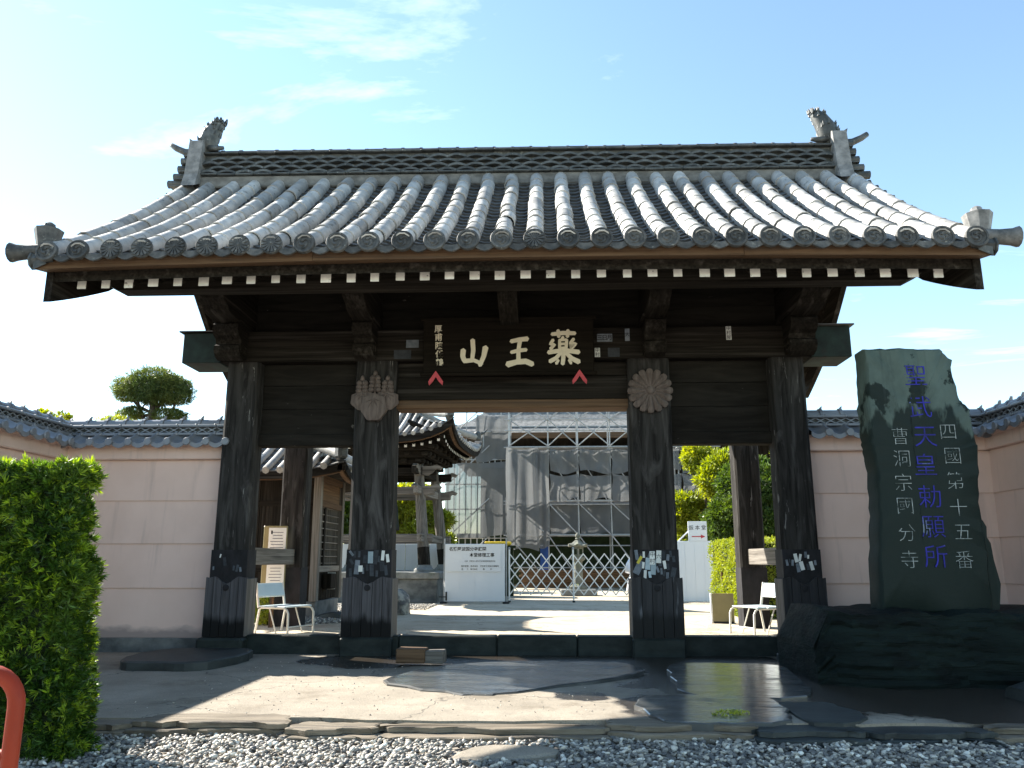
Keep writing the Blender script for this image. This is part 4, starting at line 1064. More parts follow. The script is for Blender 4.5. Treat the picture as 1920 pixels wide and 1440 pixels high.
# ------------------------------------------------------------------ inscribed stone on its rock base
MT['stele'] = mk('streaked blue green slate', (.06, .085, .073), (.09, .125, .108), sc=(3, 3, 2), rough=.6, bump=.4, bsc=(4, 4, 5), bdist=.02, c3=(.007, .0145, .012), sc3=(2.2, 2.2, 1.6), lo3=.56, hi3=.59, zstain=(2.6, .85, (.0085, .0165, .014), (3, 3, .9)), c4=(.04, .056, .05), sc4=(6, 6, .14), lo4=.54, hi4=.72, spec=.2)
OUT = [(4.296, 4.338), (4.517, 4.342), (4.751, 4.347), (5.035, 4.336), (5.318, 4.327), (5.387, 4.253), (5.443, 4.177), (5.437, 4.015), (5.464, 3.801), (5.493, 3.615), (5.562, 3.548), (5.617, 3.482), (5.619, 3.351), (5.624, 3.22), (5.643, 3.064), (5.653, 2.935), (5.633, 2.629), (5.599, 2.351), (5.585, 2.026), (5.60, 1.78), (5.61, 1.56), (5.60, 1.222), (5.595, 0.83), (4.185, 0.83), (4.211, 1.341), (4.253, 1.831), (4.283, 2.204), (4.312, 2.583), (4.286, 2.84), (4.267, 2.995), (4.264, 3.151), (4.258, 3.36), (4.262, 3.545), (4.279, 3.784), (4.293, 4.026)]
r = random.Random(11); O = []
for i in range(len(OUT)):
    a, b = OUT[i], OUT[(i + 1) % len(OUT)]
    for t in (0, .33, .66): O.append((a[0] + (b[0] - a[0]) * t + r.gauss(0, .007), a[1] + (b[1] - a[1]) * t + r.gauss(0, .007)))
cx, cz = 4.94, 2.6; n = len(O)
stele = thing('inscribed_stone', 'tall dark green slate slab inscribed in blue and white characters', 'stone', (5.05, 10.95, .8))
def sring(k, y): return [(cx + (p[0] - cx) * k - 4.94, y - 10.95 + r.gauss(0, .006), cz + (p[1] - cz) * (1 - (1 - k) * .45) - .8) for p in O]
st = MB(); rings = [sring(.97, 11.22), sring(1.0, 11.17), sring(1.0, 10.88), sring(.985, 10.835), sring(.95, 10.81), sring(.5, 10.80), sring(.2, 10.80)]
st.add([p for q in rings for p in q], [(i * n + k, i * n + (k + 1) % n, (i + 1) * n + (k + 1) % n, (i + 1) * n + k) for i in range(len(rings) - 1) for k in range(n)] + [tuple(range(n)), tuple(range((len(rings) - 1) * n, len(rings) * n))])
st.build('slab', 'stele', stele, smooth=True, angle=40)
fl_ = MB(); fl_.prism([(5.50, .86), (5.69, .88), (5.72, 1.2), (5.71, 1.5), (5.69, 1.72), (5.64, 1.80), (5.64, 1.94), (5.60, 2.03), (5.54, 1.95), (5.50, 1.6)], 'Y', 10.86, 11.12)
fl_.v = [(p[0] - 4.94, p[1] - 10.95, p[2] - .8) for p in fl_.v]; fl_.rough(.015, 8, 3).build('broken_ledge', 'stele', stele)
for c, x, z in [('聖', 4.927, 3.926), ('武', 4.945, 3.487), ('天', 4.967, 3.094), ('皇', 4.926, 2.708), ('勅', 4.943, 2.29), ('願', 4.939, 1.904), ('所', 4.934, 1.523)]:
    inst('blue_character', text_mesh(c, .32, .002, -.003, 'blue_ink'), stele, (x - 4.94, 10.795 - 10.95, z - .8), UP)
for c, x, z in [('曹', 4.639, 3.096), ('洞', 4.634, 2.799), ('宗', 4.62, 2.48), ('國', 4.609, 2.178), ('分', 4.598, 1.83), ('寺', 4.595, 1.487), ('四', 5.272, 3.157), ('國', 5.295, 2.834), ('第', 5.29, 2.503), ('十', 5.292, 2.151), ('五', 5.313, 1.841), ('番', 5.288, 1.487)]:
    inst('white_character', text_mesh(c, .25, .002, -.005, 'white_ink'), stele, (x - 4.94, 10.796 - 10.95, z - .8), UP)

def boulder(name, label, secs, mat, amp=.03, fr=5, seed=1, cat='rock', n=16, group=None):
    """lumpy rock: secs = [(x, y0, y1, z0, z1)] along x, rounded oblong sections"""
    m = MB(); S_ = []
    for (x, y0, y1, z0, z1) in secs:
        q = []
        for k in range(n):
            a = 2 * math.pi * k / n
            c_, s_ = math.cos(a), math.sin(a)
            e = .45
            q.append((x, (y0 + y1) / 2 + (y1 - y0) / 2 * math.copysign(abs(c_) ** e, c_), (z0 + z1) / 2 + (z1 - z0) / 2 * math.copysign(abs(s_) ** e, s_)))
        S_.append(q)
    m.sweep(S_); m.rough(amp, fr, seed)
    return tag(m.build(name, mat, smooth=True, angle=35), label, cat, group)
bs = MB(); S_ = []; nn_ = 34
rk = random.Random(9)
for i in range(46):
    x = 3.36 + i * .1
    zt = .30 + .56 * min(1, (i + .6) / 2.6) + .02 * math.sin(i * .7) + .012 * rk.gauss(0, 1)
    yf = 10.28 + .30 * max(0, 1 - i / 4) + .05 * math.sin(i * .45) - .0
    q = []
    for k in range(nn_):                               # up the front, over the top, down the back
        t = k / (nn_ - 1)
        if t < .55: u = t / .55; y = yf + .14 * u ** 2; z = -.12 + (zt + .12) * u
        elif t < .85: u = (t - .55) / .3; y = yf + .14 + (1.75 - .14) * u; z = zt + .03 * math.sin(u * 3.1)
        else: u = (t - .85) / .15; y = yf + 1.75; z = zt - (zt + .12) * u
        if .03 < t < .56:                              # split layers of the schist
            f = (z / .115 + .35 * math.sin(x * 1.3) + .2 * math.sin(x * 3.7)) % 1.0
            y += .055 * (f - .5) * (1 if int(z / .115 + 9) % 2 else .5) + .012 * rk.gauss(0, 1)
        q.append((x + .01 * rk.gauss(0, 1), y, z))
    S_.append(q)
bs.sweep(S_); tag(bs.build('rock_base', 'schist', smooth=True, angle=25), 'long dark schist boulder carrying the inscribed stone', 'rock')
boulder('corner_rock', 'small pale grey rock at the right edge below the stone base', [(5.15 + .12 * i, 9.0 - .1 * math.sin(i), 9.75, -.1, .10 + .16 * math.sin(min(1.5, i * .5 + .2))) for i in range(9)], 'darkstone', .03, 6, 9)

so = slab('step_stone', [(-6.15, 12.2), (-6.0, 13.1), (-5.3, 13.2), (-4.7, 13.15), (-4.55, 12.4), (-4.75, 11.55), (-5.3, 11.42), (-5.9, 11.5)], 0, .125, 'darkstone', None, 91, .02, chamf=.03)
tag(so, 'flat dark stone step before the outer pillar next to the hedge', 'step')
so = slab('step_stone', [(3.55, 12.6), (3.6, 13.15), (4.2, 13.2), (4.4, 12.7), (4.3, 12.05), (3.85, 11.95)], 0, .11, 'darkstone', None, 92, .02, chamf=.03)
tag(so, 'flat dark stone step at the pillar next to the rock base', 'step')
blk = thing('timber_block', 'short weathered timber offcuts lying before the threshold', 'timber', (-1.82, 12.2, .035), R(-3))
m = MB(); m.box((-.14, 0, .105), (.42, .30, .20), .012); m.rough(.005, 8, 1).build('timber', 'brown_x', blk)
m = MB(); m.box((.20, .02, .09), (.28, .28, .175), .012); m.rough(.005, 8, 2).build('timber', 'grey_x', blk)

# red pipe barrier
rl = thing('pipe_barrier', 'red painted bent pipe barrier at the lower left corner', 'barrier', (-2.045, 3.2, -.15))
m = MB(); bend = [(-.12 + .12 * math.cos(a), 0, 1.10 + .12 * math.sin(a)) for a in np.linspace(0, math.pi / 2, 7)]
m.tube([(0, 0, 0), (0, 0, .6)] + bend + [(-1.0, 0, 1.22), (-1.8, 0, 1.22)], .031, 14); m.build('bent_pipe', 'rail', rl, smooth=True, angle=60)
m = MB(); m.tube([(-.02, 0, .92), (-1.8, 0, .92)], .024, 12); m.build('cross_bar', 'rail', rl, smooth=True, angle=60)
m = MB(); m.lathe([(.06, 0), (.06, .02), (.034, .025)], 14); m.build('foot', 'rail', rl)

# ------------------------------------------------------------------ clipped dark hedge in front of the wall
hd = thing('clipped_hedge', 'dark green clipped needle leaf hedge at the left edge', 'hedge', (-5.0, 7.15, -.12))
HX0, HX1, HY0, HY1, HZ1 = -.95, .83, -.28, .16, 2.44
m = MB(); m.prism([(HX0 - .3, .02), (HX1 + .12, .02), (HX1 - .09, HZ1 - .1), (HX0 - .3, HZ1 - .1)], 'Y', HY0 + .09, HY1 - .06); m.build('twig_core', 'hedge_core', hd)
for i in range(9):
    m = MB(); x = HX0 + .1 + i * .17; m.tube([(x, 0, 0), (x + .03, .02, 1.1), (x - .02, -.02, 2.3)], [.025, .018, .008], 6); m.build('stem', 'bark', hd)
r = np.random.default_rng(21)
def face_pts(n, kind):
    u = r.uniform(0, 1, n); v = r.uniform(0, 1, n)
    if kind == 'front': P = np.stack([HX0 + u * (HX1 - HX0), np.full(n, HY0), v * HZ1], 1); N_ = np.tile([0, -1, .35], (n, 1))
    if kind == 'right': P = np.stack([np.full(n, HX1), HY0 + u * (HY1 - HY0), v * HZ1], 1); N_ = np.tile([1, -.1, .35], (n, 1))
    if kind == 'back': P = np.stack([HX0 + u * (HX1 - HX0), np.full(n, HY1), v * HZ1], 1); N_ = np.tile([0, 1, .35], (n, 1))
    if kind == 'top': P = np.stack([HX0 + u * (HX1 - HX0), HY0 + v * (HY1 - HY0), np.full(n, HZ1)], 1); N_ = np.tile([0, -.1, 1], (n, 1))
    wv = .022 * np.sin(P[:, 0] * 9 + P[:, 2] * 5) + .022 * np.sin(P[:, 2] * 7.3 + P[:, 0] * 4) + .02 * np.sin(P[:, 0] * 17 + P[:, 2] * 13)
    dirn = N_ / np.linalg.norm(N_, axis=1)[:, None]
    P = P + dirn * (wv[:, None] - r.uniform(.0, .17, (n, 1)))
    # round the long edges and draw in the foot
    P[:, 0] = np.where(P[:, 0] > HX1 - .35, P[:, 0] + .24 * np.clip(1 - P[:, 2] / HZ1, 0, 1) * np.clip((P[:, 0] - HX1 + .35) / .3, 0, 1), P[:, 0])
    return P, N_
PP, NN = [], []
for k, n_ in (('front', 6000), ('right', 2300), ('top', 1300), ('back', 900)):
    p, q = face_pts(n_, k); PP.append(p); NN.append(q)
PP = np.concatenate(PP); NN = np.concatenate(NN)
# every sprig has its own direction
sprig = NN / np.linalg.norm(NN, axis=1)[:, None] + r.normal(0, .45, NN.shape)
sel = r.uniform(0, 1, len(PP)) < .16
V, Fq = leaves(PP[~sel], sprig[~sel], .075, .012, .55, 5, per=13)
inst('foliage', raw_mesh('foliage', V, Fq, 'yew'), hd)
V, Fq = leaves(PP[sel] + NN[sel] * .02, sprig[sel], .075, .012, .55, 6, per=12)
inst('fresh_tips', raw_mesh('fresh_tips', V, Fq, 'yew_tip'), hd)
q = np.array([[HX1 + .06, -.15, 1.70], [HX1 + .08, -.14, 1.72], [HX1 + .10, -.13, 1.71], [HX1 + .03, -.1, .85], [HX1 + .05, -.1, .87], [HX1 + .04, -.12, .60], [HX1 + .0, -.05, .2]])
V, Fq = leaves(np.repeat(q, 3, 0), np.tile([.8, -.3, .5], (len(q) * 3, 1)), .09, .014, .55, 8, per=10); tag(inst('side_sprigs', raw_mesh('side_sprigs', V, Fq, 'yew_tip'), hd), kind='stuff')
# ------------------------------------------------------------------ courtyard buildings
def hip_roof(parent, hx, hy, ze, spacing, a=.5, b=.05, lift=.3, top=None, tube_r=.075, sides=('front', 'right'), raf=.3, raf_in=.35, thick=.22, dmat='wood_x', name='roof'):
    """hipped roof with upturned corners; local origin under its centre. d = distance in from the eave"""
    D = min(hx, hy) if top is None else top
    def zz(d, u): return ze + a * d + b * d * d + lift * abs(u) ** 4 * max(0, 1 - d / 2.2)
    m = MB()
    def grid(side):
        L = hx if side in ('front', 'back') else hy
        Wd = hy if side in ('front', 'back') else hx
        nx, nd = 17, 7
        rows_ = []
        for i in range(nd):
            d = D * i / (nd - 1); row = []
            for k in range(nx):
                u = -1 + 2 * k / (nx - 1); s = u * (L - d * min(1, L / D if False else 1)); s = u * max(0.0, L - d)
                p = {'front': (s, -Wd + d), 'back': (-s, Wd - d), 'right': (Wd - d, s), 'left': (-(Wd - d), -s)}[side]
                row.append((p[0], p[1], zz(d, s / max(L, .01)) - .06))
            rows_.append(row)
        for i in range(nd - 1): m.strip(rows_[i], rows_[i + 1])
        m.strip([(p[0], p[1], p[2] - thick) for p in rows_[0]], rows_[0])
        und = [[(p[0], p[1], p[2] - thick) for p in rw] for rw in rows_[:5]]
        for i in range(4): m.strip(und[i + 1], und[i])
    for s_ in ('front', 'back', 'right', 'left'): grid(s_)
    rf_ = m.build(name, dmat, parent)
    pm_ = MB()
    for side in sides:
        L = hx if side == 'front' else hy; Wd = hy if side == 'front' else hx
        n_ = int(2 * L / spacing)
        for k in range(n_ + 1):
            s = -L + (k + .5) * 2 * L / (n_ + 1)
            dm = min(D, L - abs(s))
            if dm < .25: continue
            pts = []
            for d in np.linspace(-.04, dm, max(3, int(dm / .4))):
                p = (s, -Wd + d) if side == 'front' else (Wd - d, s)
                pts.append((p[0], p[1], zz(d, s / L)))
            mm = MB(); mm.tube(pts, tube_r, 8); mm.build('round_tile_row', 'tile', rf_, smooth=True, angle=60)
        # pan tile courses between the rows
        nd = int(D / .24)
        for i in range(nd):
            d = i * .24; Ls = L - d
            if Ls < .2: break
            lowr = []; upr = []
            for u in np.linspace(-1, 1, 13):
                s = u * Ls
                for lst, dd, lf in ((lowr, d, .02), (upr, d + .26, -.012)):
                    p = (s, -Wd + dd) if side == 'front' else (Wd - dd, s)
                    lst.append((p[0], p[1], zz(dd, s / L) - .035 + lf))
            pm_.strip([(p[0], p[1], p[2] - .03) for p in lowr], lowr); pm_.strip(lowr, upr)
        # rafters with white ends
        if raf:
            n_ = int(2 * (L - .3) / raf)
            for k in range(n_ + 1):
                s = -L + .3 + k * raf
                mm = MB(); seg = []
                for d in (raf_in, raf_in + 1.2):
                    p = (s, -Wd + d) if side == 'front' else (Wd - d, s)
                    seg.append((p[0], p[1], zz(d, s / L) - thick - .30))
                mm.tube(seg, .06, 4); ro = mm.build('rafter', 'wood_y', rf_)
                p = (s, -Wd + raf_in - .01) if side == 'front' else (Wd - raf_in + .01, s)
                mm = MB(); mm.box((p[0], p[1], seg[0][2]), (.085, .012, .085) if side == 'front' else (.012, .085, .085)); mm.build('white_end', 'white_paint', ro)
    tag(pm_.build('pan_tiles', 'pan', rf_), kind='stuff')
    for (sx, sy) in ((1, -1), (-1, -1), (1, 1)):
        pts = [(sx * (hx - d), sy * (hy - d), zz(d, 1) + .09) for d in np.linspace(.15, D, 7)]
        mm = MB(); mm.tube(pts, .13, 8); mm.build('hip_ridge', 'tile', rf_, smooth=True, angle=60)
        p = pts[0]; mm = MB(); mm.box((p[0], p[1], p[2] + .05), (.26, .26, .34), .06, mat=Matrix.Translation(p) @ Matrix.Rotation(R(45) * sx * sy, 4, 'Z') @ Matrix.Translation((-p[0], -p[1], -p[2])))
        mm.tube([(p[0], p[1], p[2] + .1), (p[0] + sx * .22, p[1] + sy * .22, p[2] + .2), (p[0] + sx * .34, p[1] + sy * .34, p[2] + .36)], [.06, .05, .02], 6); mm.build('hip_end_tile', 'ridge', rf_)
    for side in sides:
        L = hx if side == 'front' else hy; Wd = hy if side == 'front' else hx
        pts = []
        for u in np.linspace(-1, 1, 17):
            s = u * L; p = (s, -Wd + .08) if side == 'front' else (Wd - .08, s)
            pts.append([(p[0], p[1], zz(0, u) - .10), (p[0], p[1], zz(0, u) - .10 - thick * .8), (p[0] + (0 if side == 'front' else -.1), p[1] + (.1 if side == 'front' else 0), zz(0, u) - .10 - thick * .8), (p[0] + (0 if side == 'front' else -.1), p[1] + (.1 if side == 'front' else 0), zz(0, u) - .10)])
        mm = MB(); mm.sweep(pts); mm.build('fascia', 'brown_x' if side == 'front' else 'brown_y', rf_)
    return rf_

# side hall behind the gate's left wing
HC = (-7.15, 19.95)
hall = thing('side_hall', 'low timber side hall with grey tiled roof and lattice window behind the gate', 'building', (HC[0], HC[1], .2))
hip_roof(hall, 2.65, 2.05, 3.30, .345, a=.48, b=.03, lift=.22, top=2.05, tube_r=.085, raf=0, thick=.16)
wx, wy = 1.78, 1.05
m = MB(); m.span((-wx, -wy, 0), (wx + .05, wy, .36), .02); m.build('plinth', 'plinth', hall)
m = MB(); m.span((-wx + .1, -wy + .12, .36), (wx - .12, wy - .1, 3.25)); m.build('inner_wall', 'wood_z', hall)
for k in range(5):
    x = -wx + .1 + k * .68
    m = MB(); m.span((x, -wy + .06, .37), (x + .672, -wy + .11, 3.2), .006); m.build('wall_board', 'wood_z', hall)
for x, y in ((-wx, -wy), (0, -wy), (wx, -wy), (wx, wy)):
    m = MB(); m.span((x - .09, y - .09, .36), (x + .09, y + .09, 3.3), .012); m.build('post', 'grey_z', hall)
for z0, z1 in ((1.02, 1.16), (2.55, 2.68), (3.15, 3.3)):
    m = MB(); m.span((-wx, -wy + .02, z0), (wx, -wy + .10, z1)); m.build('rail', 'wood_x', hall)
    m = MB(); m.span((wx - .02, -wy, z0), (wx + .06, wy, z1)); m.build('rail', 'brown_y' if z0 > 2 else 'grey_y', hall)
m = MB(); m.span((wx - .06, -wy + .09, 2.68), (wx - .01, wy, 3.15)); m.build('transom_board', 'brown_y', hall)
for k in range(8):
    y = -wy + .12 + k * .235
    m = MB(); m.span((wx - .05, y, .37), (wx + .0, y + .205, 1.02), .01); m.build('lower_board', 'wood_z', hall)
wnd = MB(); wnd.span((wx - .10, -wy + .1, 1.16), (wx - .06, .96, 2.55)); wn = wnd.build('lattice_window', 'hedge_core', hall)
for k in range(9):
    z = 1.16 + .05 + k * .165
    m = MB(); m.span((wx - .04, -wy + .1, z), (wx - .01, .96, z + .022)); m.build('lattice_bar', 'grey_y', wn)
for k in range(18):
    y = -wy + .16 + k * .108
    m = MB(); m.span((wx - .055, y, 1.16), (wx - .035, y + .022, 2.55)); m.build('lattice_bar', 'grey_z', wn)
for y in (-wy + .65,):
    m = MB(); m.span((wx - .058, y, 1.16), (wx + .005, y + .11, 2.55)); m.build('window_mullion', 'wood_z', wn)
m = MB(); m.span((wx + .02, -.45, .62), (wx + .24, .0, .98), .02); bxo = m.build('letter_box', 'wood_z', hall)
m = MB(); m.span((wx + .03, .01, .60), (wx + .22, .02, 1.0)); m.build('letter_box_sheet', 'paper', bxo)

# bell tower
BC = (-5.5, 28.0)
bell = thing('bell_tower', 'open timber bell tower with upswept tiled roof on a stone platform', 'tower', (BC[0], BC[1], .2), R(-5))
m = MB(); m.span((-2.35, -2.35, 0), (2.35, 2.35, .72), .02); m.build('platform', 'plinth', bell)
m = MB(); m.span((-2.42, -2.42, .72), (2.42, 2.42, .92), .02); m.build('platform_cap', 'greystone', bell)
for sx in (-1, 1):
    for sy in (-1, 1):
        bx_, by_ = sx * 1.72, sy * 1.5; tx_, ty_ = sx * 1.36, sy * 1.18
        m = MB(); m.lathe([(.34, 0), (.34, .08), (.27, .13), (.24, .22)], 12, (bx_, by_, .92)); m.build('pillar_base', 'greystone', bell, smooth=True, angle=40)
        m = MB(); m.tube([(bx_, by_, 1.12), (tx_, ty_, 4.5)], [.2, .165], 12); p_ = m.build('pillar', 'grey_z', bell, smooth=True, angle=50)
        m = MB(); m.tube([(bx_, by_, 1.13), (bx_ + (tx_ - bx_) * .17, by_ + (ty_ - by_) * .17, 1.12 + 3.38 * .17)], [.207, .2], 12); m.build('dark_wrap', 'wood_z', p_, smooth=True, angle=50)
for z, ex in ((2.0, 1.72), (3.55, 1.72), (4.2, 1.75)):
    k = 1 - (z - 1.1) / 3.4 * .2
    for s_ in (-1, 1):
        m = MB(); m.span((-ex - .25, s_ * 1.5 * k - .08, z - .13), (ex + .25, s_ * 1.5 * k + .08, z + .13), .02); m.build('tie_beam', 'grey_x' if z < 4 else 'wood_x', bell)
        m = MB(); m.span((s_ * 1.72 * k - .08, -ex - .2, z - .132), (s_ * 1.72 * k + .08, ex + .2, z + .128), .02); m.build('tie_beam', 'grey_y' if z < 4 else 'wood_y', bell)
def nose(x, y, z, rz, par):
    m = MB(); m.prism([(0, -.13), (.16, -.16), (.34, -.08), (.46, .06), (.60, .03), (.66, .12), (.50, .20), (.30, .15), (0, .15)], 'Y', -.08, .08)
    m.build('carved_nose', 'grey_x', par, (x, y, z), (0, 0, rz))
for z in (3.55, 4.2):
    nose(1.55, -1.3, z, 0, bell); nose(1.55, 1.3, z, 0, bell); nose(1.42, -1.3, z, -R(90), bell); nose(-1.42, -1.3, z, -R(90), bell)
for i in range(3):
    e = 1.45 + i * .28
    m = MB(); z = 4.42 + i * .2
    for s_ in (-1, 1):
        m.span((-e, s_ * e - .08, z), (e, s_ * e + .08, z + .19)); m.span((s_ * e - .08, -e + .08, z + .002), (s_ * e + .08, e - .08, z + .188))
    m.build('bracket_tier', 'wood_x', bell)
    for k in range(7):
        for s_ in ('f', 'r'):
            q = -e + k * 2 * e / 6
            m = MB(); m.box((q, -e - .1, z + .1) if s_ == 'f' else (e + .1, q, z + .1), (.2, .2, .14), .03); m.build('bracket_block', 'wood_x', bell)
m = MB(); m.lathe([(.42, 0), (.44, .05), (.40, .3), (.36, .8), (.30, 1.0), (.12, 1.1)], 20, (0, 0, 2.3)); tag(m.build('bronze_bell', 'copper', bell, smooth=True, angle=40))
hip_roof(bell, 2.85, 2.75, 5.22, .30, a=.42, b=.10, lift=.55, top=2.6, tube_r=.075, raf=.27, raf_in=.35, thick=.2)

# main hall under repair, wrapped in scaffolding
main = thing('main_hall', 'large temple hall with pale hipped roof behind the scaffold', 'building', (5.0, 52, .2))
m = MB(); m.span((-9.8, -8, 0), (9.8, 8, 1.2), .03); m.build('podium', 'greystone', main)
m = MB(); m.span((-8.6, -7, 1.2), (8.6, 7, 7.6)); m.build('wall', 'wood_z', main)
for k in range(9):
    m = MB(); m.tube([(-8 + 2 * k, -7.1, 1.2), (-8 + 2 * k, -7.1, 7.6)], .22, 10); m.build('column', 'wood_z', main, smooth=True, angle=50)
m = MB()
for (z0, e0, z1, e1) in ((7.9, 11.0, 8.8, 9.2), (8.8, 9.2, 10.9, 6.6), (10.9, 6.6, 13.9, 4.2)):
    a_ = [(-e0, -e0 * .9, z0), (e0, -e0 * .9, z0), (e0, e0 * .9, z0), (-e0, e0 * .9, z0)]; b_ = [(-e1, -e1 * .9, z1), (e1, -e1 * .9, z1), (e1, e1 * .9, z1), (-e1, e1 * .9, z1)]
    m.add(a_ + b_, [(i, (i + 1) % 4, 4 + (i + 1) % 4, 4 + i) for i in range(4)])
m.add([(-4.2, -3.78, 13.9), (4.2, -3.78, 13.9), (4.2, 3.78, 13.9), (-4.2, 3.78, 13.9)], [(0, 1, 2, 3)])
m.build('roof', 'ridge_end', main)
m = MB(); m.span((-10.9, -9.8, 7.6), (10.9, 9.8, 7.72)); m.build('soffit', 'wood_y', main)
for (e0, z0) in ((10.2, 8.32), (8.4, 9.45), (7.4, 10.27)):
    m = MB(); m.box((0, -e0 * .9, z0 + .03), (2 * e0, .08, .06)); m.build('roof_batten', 'steel', main)
m = MB(); m.span((-11, -10.05, 7.6), (11, -9.85, 7.9)); m.build('fascia', 'brown_x', main)
for k in range(5):
    m = MB(); m.span((-6.5, -12.6 + k * .42, 0), (2.0, -12.2 + k * .42, .16 + k * .19), .01); m.build('step', 'edgestone', main)

sc = thing('scaffold', 'steel pipe scaffold hung with grey netting around the main hall', 'scaffold', (0, 38, .2))
def pole(a, b, r_=.03):
    m = MB(); m.tube([a, b], r_, 6); return m.build('pole', 'steel', sc)
vx = [-1.72, .16, 1.57, 3.10, 4.7, 6.3, 8.0]
for x in vx:
    for y in (0, 1.2):
        pole((x, y, 0), (x, y, 8.9 if x > -1 else 8.4), .035)
for z in (1.95, 2.42, 3.85, 4.0, 6.55, 7.35, 7.9, 8.5, .95):
    pole((-1.95, -.04, z), (8.3, -.04, z)); 
    if z in (2.42, 4.0, 6.55): pole((-1.9, 1.24, z), (8.3, 1.24, z))
for i in range(6):
    x0, x1 = vx[i], vx[i + 1]
    pole((x0, -.07, 6.6), (x1, -.07, 7.9) if i % 2 else (x1, -.07, 7.9)); pole((x0, -.09, 7.9), (x1, -.09, 6.6))
    pole((x0, -.07, 3.9), (x1, -.07, 2.4)); pole((x0, -.1, 2.4), (x1, -.1, .3)); pole((x0, 1.3, 6.5), (x1, 1.3, 4.0))
    pole((x0, -.07, 7.9), (x1, -.07, 8.9)); pole((x0, -.09, 8.9), (x1, -.09, 7.9))
    for z in (2.45, 4.03, 6.58):
        m = MB(); m.span((x0 + .05, .1, z), (x1 - .05, 1.1, z + .04)); m.build('deck_board', 'steel', sc)
def net(x0, x1, z0, z1, y, mat, seed, sag=.06, par=None, nx=14, nz=10, name='net_sheet'):
    r_ = np.random.default_rng(seed); ph = r_.uniform(0, 6.28, 6); rows_ = []
    for i in range(nz + 1):
        v = i / nz; row = []
        for k in range(nx + 1):
            u = k / nx; x = x0 + (x1 - x0) * u; z = z0 + (z1 - z0) * v
            dy = sag * (math.sin(u * 9 + ph[0] + v * 2) + .6 * math.sin(u * 17 + ph[1] - v * 3) + .5 * math.sin(v * 7 + ph[2])) * (1 - .8 * (v > .96)) * .7
            row.append((x + .03 * math.sin(v * 6 + ph[3]), y + dy, z + (.12 * math.sin(u * math.pi) * -1 if i == nz else 0) + (.1 * math.sin(u * 5 + ph[4]) if i == 0 else 0)))
        rows_.append(row)
    m = MB()
    for i in range(nz): m.strip(rows_[i], rows_[i + 1])
    return m.build(name, mat, par or sc, smooth=True)
cols = [(-1.72, -.55), (-.55, .2), (.2, 1.6), (1.6, 3.12), (3.12, 4.72), (4.72, 6.4), (6.4, 8.0)]
for i, (x0, x1) in enumerate(cols):
    if i == 0: net(x0 - .1, x1 + .25, 1.75, 6.55, -.2, 'net', i, .09, nz=16)
    elif i == 1: net(x0, x1, 1.9, 6.5, -.12, 'net', i, .07, nz=14)
    else:
        net(x0 + .04, x1 - .02, 5.35, 6.5, -.14, 'net', i + 10, .08); net(x0 + .04, x1 - .02, 4.05, 5.28, -.13, 'net', i + 20, .08); net(x0 + .04, x1 - .02, 2.45, 3.95, .25, 'net', i + 30, .05)
m = MB(); m.span((-.25, .9, .1), (.15, 1.1, 2.0)); m.build('blue_sheet', 'blue_tarp', sc)
m = MB(); m.span((6.0, .9, .1), (6.4, 1.1, 2.0)); m.build('blue_sheet', 'blue_tarp', sc)
for k in range(7):
    m = MB(); m.span((-1.2 + .1 * (k % 2), -.9 - .06 * k, .1 + k * .11), (4.6 - .15 * (k % 3), -.6 - .06 * k, .2 + k * .11), .01); m.build('stacked_plank', 'brown_x', sc)
m = MB(); m.span((-1.9, 1.5, 0), (8.3, 1.6, 2.6)); m.build('dark_backing', 'hedge_core', sc)  # dark sheet added behind the scaffold poles
# the far flank of the scaffold
sc2 = thing('scaffold', 'far flank of scaffolding with many upright pipes left of the main hall', 'scaffold', (0, 41.8, .2))
sc2.scale = (.905, 1, .92)
def pole2(a, b, r_=.035):
    m = MB(); m.tube([a, b], r_, 6); return m.build('pole', 'steel', sc2)
for k in range(11):
    x = -5.6 + k * .34
    pole2((x, .2 * (k % 2), 0), (x, .2 * (k % 2), 10.6 if k % 3 == 0 else 7.6))
for z in (2.6, 4.2, 5.6, 7.0, 8.6, 10.0): pole2((-5.8, -.05, z), (-2.0, -.05, z))
for z in (0.5, 2.6, 5.6, 8.2): pole2((-5.6, -.1, z), (-3.2, -.1, z + 2.2))
net(-5.75, -1.9, 2.7, 6.9, -.2, 'net_thin', 61, .1, sc2); net(-4.0, -1.9, 6.9, 9.6, -.1, 'net_thin', 62, .1, sc2)
m = MB(); m.span((-5.2, 1.2, 0), (-2.2, 1.3, 2.9)); m.build('dark_backing', 'hedge_core', sc2)  # added dark sheet keeps the sky from showing between the poles

# white hoarding panels behind the bell tower
for k in range(6):
    x = -8.6 + k * .92
    m = MB(); m.box((0, 0, .95), (.9, .05, 1.9), .01); o = tag(m.build('hoarding_panel', 'panelwhite', None, (x, 31.2, .2)), 'white hoarding panel in the row behind the bell tower', 'panel', 'white hoarding panels behind the bell tower')
    for q in range(3):
        mm = MB(); mm.box((-.25 + q * .25, -.03, .95), (.02, .012, 1.86)); mm.build('rib', 'panelwhite', o)
tp_ = MB(); tp_.box((0, 0, .06), (1.0, .5, .14), .04); tag(tp_.rough(.02, 9, 3).build('folded_tarp', 'yellow_tarp', None, (-1.75, 30.0, 2.02)), 'crumpled yellow sheeting on the ledge behind the notice panel', 'tarp')
lg = MB(); lg.span((-3.6, 30.2, .2), (-1.2, 30.9, 2.02)); lg.span((-3.8, 29.7, 1.92), (-1.1, 30.95, 2.015)); tag(lg.build('site_shelf', 'hedge_core'), 'dark covered stack behind the white notice panel', 'stack')

